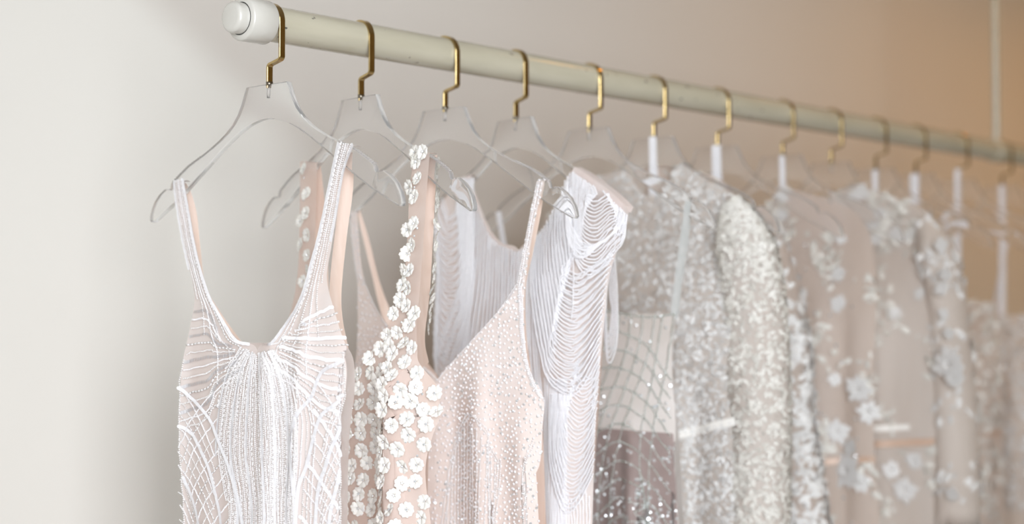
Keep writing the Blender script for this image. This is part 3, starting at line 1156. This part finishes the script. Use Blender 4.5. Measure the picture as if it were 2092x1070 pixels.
# ------------------------------------------------------------------ 3: pearl-dotted V-neck dress
def dress_three():
    i = 2
    d = thing('pearl_dress', 'blush V-neck dress dotted with pearls and crystals, on thin beaded straps', 'dress', i=i)
    folds = [(0.098, 0.012, 0.012, -0.27, -0.38, -0.03), (0.150, 0.014, 0.012, -0.33, -0.44, -0.06), (0.05, 0.02, -0.012, -0.26, -0.38, -0.02),
             (0.0, 0.03, 0.006, -0.33, -0.45, 0.0), (-0.05, 0.025, 0.008, -0.3, -0.4, 0)]
    off = profile(0.0, 0.185, 0.038, -0.10, -0.34, folds)
    back = profile(0.0, 0.185, 0.034, -0.10, -0.34, (), sign=1)
    RA = [(1097, 370), (1085, 430), (1070, 510), (1056, 582), (1020, 635), (960, 702), (895, 776), (893, 860), (890, 960), (888, 1090)]
    RB = [(1113, 369), (1098, 430), (1081, 520), (1071, 600), (1072, 680), (1082, 755), (1112, 812), (1112, 880), (1118, 980), (1122, 1090)]
    LA = [(716, 432), (721, 500), (730, 570), (731, 620), (731, 680), (726, 740), (716, 800), (712, 860), (704, 960), (700, 1090)]
    LB = [(729, 430), (734, 500), (745, 575), (775, 640), (815, 692), (850, 735), (895, 776), (893, 860), (890, 960), (888, 1090)]
    pr = Patch(i, RA, RB, off, nu=26, nv=70, wrap=True, drop=-1.35)
    pl = Patch(i, LA, LB, off, nu=16, nv=50, wrap=True, drop=-1.35)
    obj('front_panel', pr.mesh('front_panel'), 'blush_net', d)
    obj('front_panel', pl.mesh('front_panel'), 'blush_net', d)
    bk = Patch(i, [(716, 830), (712, 900), (705, 1090)], [(1092, 815), (1108, 880), (1116, 1090)], back, nu=24, nv=20, drop=-1.35, side=1)
    obj('back_panel', bk.mesh('back_panel'), 'nude_satin', d)
    br = Patch(i, [(1104, 372), (1090, 440), (1076, 520), (1064, 590), (1064, 680), (1075, 790)],
               [(1115, 372), (1104, 440), (1088, 520), (1074, 590), (1076, 690), (1092, 800)], back, nu=4, nv=30, side=1)
    bl = Patch(i, [(729, 432), (745, 500), (762, 570), (775, 625), (792, 668), (860, 752), (893, 790)],
               [(737, 432), (757, 500), (774, 570), (796, 630), (820, 675), (876, 744), (897, 772)], back, nu=4, nv=30, side=1)
    obj('strap_lining', br.mesh('strap_lining'), 'nude_satin', d)
    obj('strap_lining', bl.mesh('strap_lining'), 'nude_satin', d)

    def edge(pts, kind, name='edge_beading', size=1.0, lift=0.0014):
        beads(name, path3(i, pts, off, lift, 0.0002), kind, off, d, size=size)
    for dx, kd in ((2, 'seed'), (6, 'pearl'), (11, 'seed')):
        edge([(1097 + dx, 372), (1085 + dx, 430), (1070 + dx * 0.9, 510), (1057 + dx * 0.9, 582)], kd, size=0.95)
    for k, kd in ((0, 'pearl'), (-3, 'pearl'), (-6, 'seed')):
        edge([(1066 + k, 585), (1069 + k, 640), (1072 + k, 690), (1082 + k, 752), (1100 + k, 795), (1112 + k, 812)], kd, size=0.95)
    edge(RA[3:7], 'seed', size=0.8)
    edge(LB[2:7], 'seed', size=0.8)
    edge([(718, 434), (723, 500), (732, 570)], 'seed')
    edge([(725, 434), (729, 500), (739, 572)], 'seed')
    # arch of beads and the fringe below it
    for arch in ([(905, 1100), (915, 1010), (925, 930), (938, 880), (955, 848), (970, 850), (985, 880), (1003, 915), (1018, 945)],
                 [(1018, 1100), (1010, 1060), (1016, 1000), (1020, 940)], [(1075, 1100), (1070, 1040), (1085, 980), (1098, 900)]):
        for dx in (0, 5):
            edge([(x + dx, y + dx * 0.5) for x, y in arch], 'seed', 'arch_beading', 0.95)
    for k in range(16):
        x = 920 + 6.3 * k
        yt = np.interp(x, [905, 925, 938, 955, 970, 985, 1003, 1018], [1010, 935, 885, 856, 858, 888, 922, 950]) + 6
        edge([(x, yt), (x - 1, (yt + 1100) / 2), (x - 2, 1105)], 'bugle' if k % 2 else 'seed', 'fringe_strand', 0.8, 0.002)
    # scattered pearls, thinning downwards, and bright crystals
    pos, bas = [], []
    for pp, n in ((pr, 9000), (pl, 2600)):
        p, nn = pp.scatter(n, 0.0047, zmin=-0.60, dens=lambda q: np.clip(1.05 + (q[:, 2] + 0.25) * 1.8, 0.45, 1))
        r = rng.uniform(0.0012, 0.0018, len(p))
        pos.append(p + nn * 0.0009)
        bas.append(np.eye(3)[None] * r[:, None, None])
    obj('pearls', stamp('pearls', SPH_LO, np.concatenate(pos), np.concatenate(bas)), 'pearl', d, kind='stuff')
    p, nn = pr.scatter(480, 0.006, zmin=-0.60)
    B = frames(norm(nn + rng.normal(0, 0.35, nn.shape)), np.tile([1.0, 0, 0.2], (len(p), 1))) * 0.0019
    obj('crystals', stamp('crystals', GEM, p + nn * 0.0008, B, smooth=False), 'rhinestone', d, kind='stuff')


dress_three()


# ------------------------------------------------------------------ 4: dress draped with bead fringe
def dress_four():
    i = 3
    d = thing('fringe_dress', 'nude dress draped in swags of white bead fringe, with capped shoulders', 'dress', i=i)
    off = profile(0.0, 0.215, 0.040, -0.06, -0.30, [(0.14, 0.03, 0.010, -0.2, -0.3, 0.0), (-0.13, 0.03, 0.006, -0.2, -0.3, 0.0)], base=0.010)
    back = profile(0.0, 0.215, 0.036, -0.06, -0.30, (), sign=1, base=0.010)
    RA = [(1170, 345), (1160, 375), (1142, 420), (1120, 462), (1096, 490), (1060, 512), (1058, 600), (1056, 750), (1054, 900), (1052, 1090)]
    RB = [(1185, 350), (1225, 378), (1262, 408), (1284, 434), (1270, 490), (1246, 560), (1238, 640), (1226, 780), (1218, 900), (1212, 1090)]
    LA = [(945, 362), (925, 385), (905, 412), (890, 442), (893, 500), (895, 560), (890, 660), (888, 780), (888, 900), (888, 1090)]
    LB = [(957, 358), (968, 395), (980, 430), (998, 470), (1020, 496), (1060, 512), (1058, 600), (1056, 750), (1054, 900), (1052, 1090)]
    for a_, b_ in ((RA, RB), (LA, LB)):
        p = Patch(i, a_, b_, off, nu=18, nv=50, wrap=True, drop=-1.35)
        obj('front_panel', p.mesh('front_panel'), 'fringe_ground', d)
    bk = Patch(i, [(945, 362), (905, 412), (893, 500), (893, 660), (888, 1090)], [(963, 370), (985, 450), (1056, 540), (1058, 640), (1052, 1090)], back, nu=12, nv=30, drop=-1.35, side=1)
    obj('back_panel', bk.mesh('back_panel'), 'nude_satin', d)
    bk = Patch(i, [(1168, 350), (1140, 440), (1062, 540), (1058, 600), (1058, 650), (1052, 1090)], [(1185, 350), (1262, 408), (1276, 440), (1246, 560), (1236, 650), (1205, 1090)], back, nu=12, nv=30, drop=-1.35, side=1)
    obj('back_panel', bk.mesh('back_panel'), 'nude_satin', d)
    over = lambda s, z: -0.002
    ribbon(i, [(1178, 347), (1205, 362), (1232, 382), (1260, 404), (1284, 428)], 0.008, lambda s, z: -0.003, d, 'shoulder_binding', 'fringe_ground', 0.012)
    ribbon(i, [(957, 358), (968, 396), (981, 432), (1000, 473), (1024, 500), (1060, 514), (1095, 492)], 0.005, lambda s, z: off(s, z) - 0.001, d, 'neck_binding', 'fringe_ground', 0.002)

    def sw(pts, lift=0.003, size=1.0, jit=0.0005):
        beads('fringe_strand', path3(i, pts, off, lift, jit), 'rope', off, d, size=size * 1.12)
    # upper right swags, hung from the shoulder
    for k in range(20):
        f = k / 19
        x0, y0 = 1226 - 52 * f, 384 - 32 * f
        x1, y1 = 1242 + 44 * f ** 0.7, 392 + 48 * f ** 0.7
        sag = 18 + 148 * f
        bx = 1222 - 6 * f
        by = 395 + sag
        sw([(x0, y0), (x0 + 3 - 6 * f, y0 + (by - y0) * 0.45), (bx - 14 - 18 * f, by - 12 - 10 * f), (bx + 4, by), (bx + 30 + 8 * f, by - 16 - 20 * f), ((bx + x1) / 2 + 20 + 8 * f, y1 + (by - y1) * 0.42), (x1, y1)],
           lift=0.004 + 0.004 * (1 - f))
    # strands that leave the shoulder point and loop across the arm edge
    for k in range(9):
        f = k / 8
        sw([(1284 - 8 * f, 436 - 4 * f), (1276 - 12 * f, 462 + 8 * f), (1248 - 14 * f, 488 + 12 * f), (1212 - 10 * f, 500 + 26 * f), (1190 - 6 * f, 486 + 34 * f), (1172 - 4 * f, 440 + 40 * f), (1168 - 4 * f, 372 + 30 * f)], lift=0.007)
    # long swags from the neckline to the right edge
    for k in range(46):
        f = k / 45
        xs = 1172 - 78 * f
        ys = np.interp(xs, [1090, 1120, 1142, 1160, 1172], [494, 462, 420, 375, 350]) + 3
        by = 560 + 250 * f
        bx = 1178 - 14 * f
        yr = by - 46 - 34 * f
        xr = np.interp(yr, [430, 490, 560, 640, 780], [1284, 1268, 1246, 1238, 1226]) - 1
        sw([(xs, ys), (xs - 2 + 4 * (1 - f), ys + (by - ys) * 0.35), (xs + 8 + 10 * f, ys + (by - ys) * 0.74), (bx - 22 - 12 * f, by - 18 - 8 * f), (bx + 6, by), (bx + 34, by - 16 - 6 * f), (xr, yr)],
           lift=0.003 + 0.002 * (k % 3))
    # straight strands from the neckline, beside the swags
    for k in range(15):
        x = 1064 + 2.7 * k
        ys = np.interp(x, [1060, 1096, 1120], [514, 490, 462]) + 3
        sw([(x, ys), (x - 1, ys + 150), (x + 4, 760), (x + 14, 830)], lift=0.003 + 0.001 * (k % 2))
    # lower tier
    for k in range(34):
        f = k / 33
        xs = 1188 - 60 * f
        by = 770 + 275 * f
        bx = 1200 - 32 * f
        ytop = min(806, by - 36)
        xr = np.interp(by - 40 - 30 * f, [640, 780, 900, 1090], [1238, 1227, 1219, 1212])
        sw([(xs, ytop), (xs - 1, ytop + (by - ytop) * 0.55), (bx - 20, by - 16), (bx, by), (bx + 20, by - 14), (xr, by - 40 - 30 * f)], lift=0.002 + 0.0015 * (k % 2))
    for k in range(14):
        x = 1114 + 3.6 * k
        sw([(x, 775), (x - 1, 950), (x - 2, 1110)], lift=0.001)
    for k in range(14):
        x = 1128 + 6 * k
        sw([(x, 1010 + 14 * math.sin(k)), (x + 2, 1060), (x, 1110)], lift=0.0005)
    # left front: straight strands from the neckline
    for k in range(50):
        f = k / 49
        x = 962 + 98 * f
        ys = np.interp(x, [957, 968, 980, 998, 1020, 1060], [362, 397, 432, 472, 498, 514]) + 3
        xe = x - 70 * (1 - f) + 2
        sw([(x, ys), (x - 8 * (1 - f), ys + 110), (x - 30 * (1 - f), ys + 230), (xe, ys + 330 + 40 * f)], lift=0.002 + 0.001 * (k % 3))
    # left swags to the arm edge
    for k in range(42):
        f = k / 41
        xs = 955 - 18 * (1 - f) + 16 * f
        ys = 364 + 40 * (1 - f) if k % 2 else 366
        by = 445 + 345 * f
        bx = 916 + 10 * f
        yl = by - 40 - 26 * f
        xl = np.interp(yl, [412, 442, 500, 560, 660, 780], [905, 891, 893, 895, 891, 889]) + 1
        sw([(xs, ys), (xs - 1, ys + (by - ys) * 0.5), (bx + 22, by - 16), (bx, by), (xl + 9, by - 14), (xl, yl)], lift=0.002 + 0.002 * (k % 2))
    # loops showing behind the right arm edge
    for k in range(6):
        f = k / 5
        q = np.array([on_surface(i, x, y, back) for x, y in spline([(1244 + 2 * k, 510), (1246 + 3 * k, 600), (1250 + 2 * k, 640 + 60 * f), (1242, 690 + 50 * f), (1238 - k, 640), (1240, 560)], 24)])
        beads('fringe_strand', q, 'rope', off, d)
    # stitched line that gathers the swags
    sw([(1184, 440), (1182, 520), (1181, 600), (1180, 650)], lift=0.008, size=0.8)


dress_four()


# ------------------------------------------------------------------ 5: sheer dress with a grid of silver-green beads
def dress_five():
    i = 4
    d = thing('grid_dress', 'sheer greige strapless-cut dress with a silver-green bead grid, hung by thin clear straps', 'dress', i=i)
    folds = [(0.105, 0.012, 0.012, -0.36, -0.46, -0.05), (0.14, 0.012, 0.010, -0.40, -0.5, 0.1), (0.06, 0.018, -0.008, -0.38, -0.48, 0)]
    off = profile(-0.01, 0.18, 0.045, -0.22, -0.40, folds)
    back = profile(-0.01, 0.18, 0.035, -0.22, -0.40, (), sign=1)
    L = [(1060, 640), (1050, 760), (1040, 900), (1035, 1090)]
    R = [(1379, 640), (1373, 760), (1388, 900), (1398, 1090)]
    p = Patch(i, L, R, off, nu=40, nv=50, drop=-1.35)
    obj('front_panel', p.mesh('front_panel'), 'greige_net', d)
    b_ = Patch(i, L, R, back, nu=30, nv=24, drop=-1.35, side=1)
    obj('back_panel', b_.mesh('back_panel'), 'greige_net', d)
    ins = lambda s, z: off(s, z) - 0.0014
    sk = Patch(i, [(1060, 862), (1040, 960), (1036, 1090)], [(1378, 885), (1391, 960), (1396, 1090)], ins, nu=48, nv=40, drop=-1.3)
    obj('skirt_lining', sk.mesh('skirt_lining'), 'mauve_lining', d)
    flat = lambda s, z: -0.007
    ribbon(i, [(1406, 410), (1398, 470), (1386, 560), (1376, 642)], 0.0085, flat, d, 'strap', 'clear_strap', lean=0.3)
    ribbon(i, [(1410, 412), (1404, 480), (1392, 560), (1380, 650)], 0.006, lambda s, z: 0.012, d, 'strap', 'clear_strap', lean=0.3)
    ribbon(i, [(1018, 432), (1026, 480), (1036, 540), (1048, 642)], 0.010, flat, d, 'strap', 'white_ribbon')

    def line(pts, size=1.0):
        beads('bead_line', path3(i, pts, off, 0.0012, 0.0006), 'seed', off, d, mat='silver_green_bead', size=size * 1.2)
    line([(1060, 640), (1150, 636), (1245, 636), (1300, 645), (1330, 648), (1379, 641)], 1.2)
    for k in range(7):
        x = 1215 + 24 * k
        line([(x + 28, 645), (x + 16, 720), (x - 12, 800), (x - 40, 880), (x - 60, 980), (x - 66, 1100)] if k < 5 else
             [(min(x + 20, 1378), 645), (min(x + 8, 1372), 720), (x - 4, 790), (x - 24, 880), (x - 26, 990), (x - 22, 1100)], 1.05)
    for k in range(11):
        y = 672 + 38 * k
        line([(1215, y - 6 + 6 * k), (1262, y + 3), (1300, y + 18), (1330, y + 44), (1352, y + 78), (1372, y + 104)], 1.05)
    p_, n_ = p.scatter(9000, 0.004, zmin=-0.62, dens=lambda q: np.clip((-0.40 - q[:, 2]) * 5 + 0.06, 0.05, 0.7))
    keep = rng.random(len(p_)) < 0.55
    p_, n_ = p_[keep], n_[keep]
    B = frames(norm(n_ + rng.normal(0, 0.4, n_.shape)), np.tile([1.0, 0, 0.2], (len(p_), 1))) * 0.0026
    obj('crystals', stamp('crystals', GEM, p_ + n_ * 0.001, B, smooth=False), 'rhinestone', d, kind='stuff')


dress_five()


# ------------------------------------------------------------------ lace for the dresses further back
def leaf_tpl():
    """small pointed lace petal, slightly cupped"""
    V = [(0, -1, 0), (0.42, -0.35, 0.1), (0.45, 0.25, 0.12), (0, 1, 0.22), (-0.45, 0.25, 0.12), (-0.42, -0.35, 0.1), (0, 0, 0.28)]
    T = [(6, 0, 1), (6, 1, 2), (6, 2, 3), (6, 3, 4), (6, 4, 5), (6, 5, 0)]
    return np.array(V, float), [np.array(T)]


LEAF = leaf_tpl()


def lace(name, p, n, size, mat, parent, tilt=0.3):
    k = len(p)
    B = frames(norm(n + rng.normal(0, tilt, (k, 3))), norm(rng.normal(0, 1, (k, 3))))
    s = size * rng.uniform(0.6, 1.4, k)
    obj(name, stamp(name, LEAF, p + n * 0.0012, B * s[:, None, None]), mat, parent, kind='stuff')


def applique_mesh(seed, petals=8):
    """raised blossom of layered pointed petals"""
    r = random.Random(seed)
    V, T = [], []
    for ring, (rad, lift, cnt) in enumerate(((1.0, 0.05, petals), (0.62, 0.18, petals - 2))):
        for k in range(cnt):
            a0 = 2 * math.pi * (k + 0.5 * ring) / cnt + r.uniform(-0.15, 0.15)
            L = rad * r.uniform(0.8, 1.1)
            w = 0.30 * rad
            b0 = len(V)
            for (x, y, z) in [(0.05, 0, 0.05), (0.45 * L, -w, 0.1), (0.8 * L, -0.6 * w, 0.16), (L, 0, 0.12), (0.8 * L, 0.6 * w, 0.16), (0.45 * L, w, 0.1), (0.5 * L, 0, 0.2)]:
                V.append((x * math.cos(a0) - y * math.sin(a0), x * math.sin(a0) + y * math.cos(a0), z + lift))
            for q in range(6):
                T.append((b0 + 6, b0 + q, b0 + (q + 1) % 6))
    me = mesh_from('lace_blossom', V, T)
    me.materials.append(MATS['white_lace'])
    return me


BLOSSOM = [applique_mesh(s, 7 + s) for s in range(3)]


def blossoms(i, spots, off, parent):
    for (x, y, rad) in spots:
        q = on_surface(i, x, y, off)
        n = norm(surf_normal(off, q) + rng.normal(0, 0.12, 3))
        B = frames(n[None], norm(rng.normal(0, 1, 3))[None])[0]
        dist = np.linalg.norm(FR[i][0] - CAM)
        sc = rad / F * dist
        f = obj('lace_blossom', random.choice(BLOSSOM), None, parent)
        f.matrix_basis = Matrix.LocRotScale(Vector(q + n * 0.002), Matrix(B.tolist()), Vector((sc, sc, sc * 0.8)))


def loop(i, x, y0, y1, w, d, mat='white_ribbon', x1=None):
    """hanging loop: both strands of ribbon in front of and behind the hanger neck"""
    x1 = x if x1 is None else x1
    ribbon(i, [(x, y0), ((x + x1) / 2 + 1, (y0 + y1) / 2), (x1, y1)], w, lambda s, z: -0.006, d, 'hanging_loop', mat)
    ribbon(i, [(x + 3, y0), ((x + x1) / 2 + 4, (y0 + y1) / 2), (x1 + 3, y1)], w * 0.9, lambda s, z: 0.007, d, 'hanging_loop', mat)


def cut(base, front):
    return lambda s, z: -base(s, z)


# 6: cream lace jacket with long sleeves
def garment_six():
    i = 5
    d = thing('lace_jacket', 'cream lace long-sleeved jacket dress with raised petals and a narrow satin belt', 'dress', i=i)
    off = profile(0.02, 0.24, 0.050, -0.05, -0.30, [(0.11, 0.02, -0.008, -0.3, -0.4, 0), (0.06, 0.03, 0.006, -0.3, -0.4, 0)], base=0.008)
    LA = [(1262, 347), (1200, 374), (1140, 420), (1112, 520), (1130, 640), (1140, 800), (1150, 950), (1150, 1090)]
    LB = [(1290, 352), (1298, 378), (1318, 398), (1340, 412), (1342, 560), (1345, 760), (1350, 900), (1352, 1090)]
    RA = [(1376, 345), (1368, 370), (1356, 395), (1340, 412), (1342, 560), (1345, 760), (1350, 900), (1352, 1090)]
    RB = [(1396, 336), (1442, 366), (1506, 402), (1528, 452), (1506, 600), (1484, 760), (1496, 880), (1500, 1090)]
    for a_, b_, n in ((LA, LB, 3600), (RA, RB, 5200)):
        p = Patch(i, a_, b_, off, nu=18, nv=50, wrap=True, drop=-1.35)
        obj('front_panel', p.mesh('front_panel'), 'ivory_tulle', d)
        q, nn = p.scatter(n, 0.0035, zmin=-0.62)
        lace('lace_petals', q, nn, 0.0044, 'white_lace', d)
    bo = cut(off, 1)
    p = Patch(i, [(1262, 347), (1140, 420), (1112, 520), (1150, 1090)], [(1396, 336), (1506, 402), (1510, 600), (1500, 1090)], bo, nu=24, nv=30, drop=-1.35, side=1)
    obj('back_panel', p.mesh('back_panel'), 'beige_tulle', d)
    q, nn = p.scatter(1200, 0.005, zmin=-0.3)
    lace('lace_petals', q, -nn, 0.0050, 'lace', d)
    s, P = tube_between(i, [(1478, 440), (1484, 540), (1486, 640), (1484, 760), (1504, 870), (1499, 960), (1500, 1090)],
                        [(1508, 400), (1552, 452), (1581, 525), (1597, 640), (1603, 800), (1603, 950), (1601, 1090)], 0.042, -0.006, d, 'sleeve', 'ivory_tulle', drop=-0.55)
    q, nn = tube_scatter(P, 5200)
    lace('lace_petals', q, nn, 0.0046, 'lace', d)
    fo = lambda s_, z_: off(s_, z_) - 0.002
    ribbon(i, [(1375, 890), (1420, 880), (1460, 869), (1502, 860)], 0.0105, fo, d, 'belt', 'cream_satin')
    loop(i, 1333, 279, 405, 0.0125, d)


garment_six()


# 7: lace dress whose sleeve shows right of the jacket
def garment_seven():
    i = 6
    d = thing('lace_dress', 'white lace dress with one blurred sleeve showing right of the cream lace jacket', 'dress', i=i)
    off = profile(0.0, 0.22, 0.035, -0.10, -0.30, base=0.008)
    p = Patch(i, [(1400, 440), (1330, 470), (1330, 700), (1340, 1090)], [(1500, 425), (1570, 462), (1590, 700), (1596, 1090)], off, nu=20, nv=40, drop=-1.35)
    obj('front_panel', p.mesh('front_panel'), 'beige_tulle', d)
    p2 = Patch(i, [(1400, 440), (1330, 470), (1330, 700), (1340, 1090)], [(1500, 425), (1570, 462), (1590, 700), (1596, 1090)], cut(off, 1), nu=20, nv=30, drop=-1.35, side=1)
    obj('back_panel', p2.mesh('back_panel'), 'beige_tulle', d)
    s, P = tube_between(i, [(1560, 470), (1582, 600), (1594, 725), (1600, 850), (1604, 970), (1606, 1090)],
                        [(1590, 455), (1625, 600), (1645, 715), (1652, 850), (1670, 970), (1690, 1090)], 0.034, -0.004, d, 'sleeve', 'beige_tulle', drop=-0.55)
    q, nn = tube_scatter(P, 1500)
    k = (q[:, 2] < -0.26) | (rng.random(len(q)) < 0.25)
    lace('lace_petals', q[k], nn[k], 0.0085, 'white_lace', d)
    loop(i, 1463, 297, 430, 0.0155, d)


garment_seven()


# 8: sleeveless beige tulle dress
def garment_eight():
    i = 7
    d = thing('tulle_dress', 'sleeveless beige tulle dress with faint floral lace and a nude waist seam', 'dress', i=i)
    off = profile(0.0, 0.21, 0.045, -0.10, -0.32, [(0.03, 0.016, 0.008, -0.2, -0.3, 0), (0.09, 0.02, 0.009, -0.2, -0.3, 0), (0.13, 0.014, -0.007, -0.2, -0.3, 0)], base=0.008)
    Lf = [(1582, 398), (1555, 450), (1550, 600), (1560, 800), (1565, 940), (1570, 1090)]
    Rt = [(1628, 388), (1752, 436), (1790, 560), (1784, 760), (1787, 940), (1800, 1090)]
    p = Patch(i, Lf, Rt, off, nu=30, nv=50, wrap=True, drop=-1.35)
    obj('front_panel', p.mesh('front_panel'), 'beige_tulle', d)
    p2 = Patch(i, Lf, Rt, cut(off, 1), nu=20, nv=30, drop=-1.35, side=1)
    obj('back_panel', p2.mesh('back_panel'), 'beige_tulle', d)
    fo = lambda s_, z_: off(s_, z_) - 0.003
    ribbon(i, [(1570, 948), (1660, 945), (1730, 940), (1788, 938)], 0.010, fo, d, 'waist_seam', 'taupe_satin')
    q, nn = p.scatter(1700, 0.005, zmin=-0.62)
    z = np.sin(q[:, 0] * 70 + 1.3) + np.sin(q[:, 2] * 46 + q[:, 0] * 30) + rng.normal(0, 0.4, len(q))
    k = z > 0.75
    lace('lace_petals', q[k], nn[k], 0.0085, 'lace', d)
    blossoms(i, [(1606, 396, 20), (1600, 440, 16), (1716, 560, 18), (1714, 620, 20), (1720, 490, 14), (1735, 960, 38), (1755, 795, 30), (1775, 840, 26), (1712, 880, 26),
                 (1760, 985, 22), (1705, 775, 16), (1640, 600, 14), (1740, 915, 20)], off, d)
    pp, nn = p.scatter(60, 0.02, zmin=-0.6)
    B = frames(norm(nn + rng.normal(0, 0.3, nn.shape)), np.tile([1.0, 0, 0.2], (len(pp), 1))) * 0.0026
    obj('crystals', stamp('crystals', GEM, pp + nn * 0.002, B, smooth=False), 'rhinestone', d, kind='stuff')
    loop(i, 1597, 318, 400, 0.0085, d)


garment_eight()


# 9: long-sleeved floral tulle dress
def garment_nine():
    i = 8
    d = thing('floral_dress', 'long-sleeved sheer tulle dress with large white lace blossoms on the sleeve', 'dress', i=i)
    off = profile(0.02, 0.24, 0.055, -0.06, -0.30, [(0.05, 0.018, 0.008, -0.2, -0.3, 0), (0.12, 0.022, 0.010, -0.2, -0.3, 0)], base=0.008)
    Lf = [(1690, 398), (1655, 440), (1645, 600), (1650, 800), (1655, 940), (1660, 1090)]
    Rt = [(1748, 377), (1898, 438), (1928, 560), (1916, 760), (1910, 905), (1908, 1090)]
    p = Patch(i, Lf, Rt, off, nu=30, nv=50, wrap=True, drop=-1.35)
    obj('front_panel', p.mesh('front_panel'), 'ivory_tulle', d)
    p2 = Patch(i, Lf, Rt, cut(off, 1), nu=20, nv=30, drop=-1.35, side=1)
    obj('back_panel', p2.mesh('back_panel'), 'beige_tulle', d)
    s, P = tube_between(i, [(1872, 470), (1893, 560), (1904, 650), (1908, 760), (1911, 850), (1913, 950), (1913, 1090)],
                        [(1895, 436), (1938, 488), (1960, 565), (1976, 700), (1986, 800), (1993, 950), (1996, 1090)], 0.04, -0.006, d, 'sleeve', 'ivory_tulle', drop=-0.55)
    q, nn = tube_scatter(P, 900)
    z = np.sin(q[:, 2] * 60) + rng.normal(0, 0.8, len(q))
    lace('lace_petals', q[z > 0.5], nn[z > 0.5], 0.0085, 'white_lace', d)
    fo = lambda s_, z_: off(s_, z_) - 0.003
    ribbon(i, [(1660, 915), (1780, 908), (1850, 904), (1910, 902)], 0.011, fo, d, 'waist_seam', 'taupe_satin')
    ribbon(i, [(1782, 876), (1818, 874), (1858, 872)], 0.009, fo, d, 'satin_trim', 'cream_satin')
    q, nn = p.scatter(2400, 0.005, zmin=-0.62)
    z = np.sin(q[:, 0] * 60 + 0.6) + np.sin(q[:, 2] * 40 + q[:, 0] * 40) + rng.normal(0, 0.5, len(q)) + (q[:, 2] > -0.16) * 1.4
    lace('lace_petals', q[z > 0.9], nn[z > 0.9], 0.0085, 'lace', d)
    sl = lambda s_, z_: -0.05
    blossoms(i, [(1943, 745, 36), (1955, 772, 22), (1926, 590, 17), (1935, 560, 16), (1930, 640, 13), (1948, 1008, 17), (1925, 500, 16), (1940, 680, 14)], sl, d)
    blossoms(i, [(1762, 392, 20), (1745, 405, 16), (1800, 440, 18), (1830, 480, 18), (1855, 482, 14), (1790, 490, 16), (1880, 470, 18), (1905, 470, 16), (1770, 460, 20),
                 (1850, 1000, 26), (1820, 960, 20), (1870, 940, 20), (1830, 640, 14), (1880, 600, 14)], off, d)


garment_nine()


# 10 - 13: dresses mostly hidden behind the floral one
def strapless(i, name, label, L, R, tulle, mat, loops, n=700, size=0.008, extra=None):
    d = thing(name, label, 'dress', i=i)
    off = profile(0.0, 0.22, 0.045, -0.2, -0.36, [(0.05, 0.02, 0.008, -0.3, -0.4, 0), (0.11, 0.02, 0.009, -0.3, -0.4, 0)], base=0.008)
    p = Patch(i, L, R, off, nu=24, nv=36, drop=-1.35)
    obj('front_panel', p.mesh('front_panel'), tulle, d)
    p2 = Patch(i, L, R, cut(off, 1), nu=20, nv=24, drop=-1.35, side=1)
    obj('back_panel', p2.mesh('back_panel'), tulle, d)
    q, nn = p.scatter(n, 0.004, zmin=-0.62)
    lace('lace_petals', q, nn, size, mat, d)
    for lp in loops:
        loop(i, *lp[:4], d, x1=lp[4] if len(lp) > 4 else None)
    return d, off


strapless(9, 'tulle_gown', 'ivory tulle gown almost wholly hidden behind the long-sleeved floral dress, thin ribbon loop',
          [(1745, 560), (1735, 700), (1730, 1090)], [(1890, 545), (1895, 700), (1890, 1090)], 'ivory_tulle', 'lace', [(1787, 347, 560, 0.0095)])
d11, o11 = strapless(10, 'strappy_gown', 'blush sheer gown behind the floral sleeve, with broad white ribbon loop and short strap',
                     [(1800, 640), (1790, 800), (1785, 1090)], [(2000, 630), (2008, 800), (2012, 1090)], 'beige_tulle', 'lace', [(1868, 355, 640, 0.0165)], n=500)
ribbon(10, [(1934, 432), (1934, 480), (1946, 560), (1970, 632)], 0.010, lambda s, z: -0.008, d11, 'strap', 'white_voile')
d12, o12 = strapless(11, 'lace_gown', 'beige strapless lace gown with long narrow ribbon loops, second from the right',
                     [(1880, 625), (1875, 800), (1872, 1090)], [(2040, 616), (2046, 800), (2050, 1090)], 'beige_tulle', 'lace', [(1955, 345, 625, 0.0095)], n=900)
ribbon(11, [(1960, 888), (2000, 888), (2044, 884)], 0.008, lambda s, z: o12(s, z) - 0.003, d12, 'waist_seam', 'taupe_satin')
d13, o13 = strapless(12, 'ivory_lace_gown', 'ivory strapless lace gown cut by the right edge, hung by long white ribbon loops',
                     [(1950, 650), (1945, 800), (1940, 1090)], [(2150, 640), (2158, 800), (2164, 1090)], 'ivory_tulle', 'white_lace',
                     [(2046, 378, 650, 0.0105)], n=900)
ribbon(12, [(2062, 470), (2050, 530), (2036, 600), (2030, 652)], 0.006, lambda s, z: 0.012, d13, 'hanging_loop', 'white_ribbon')
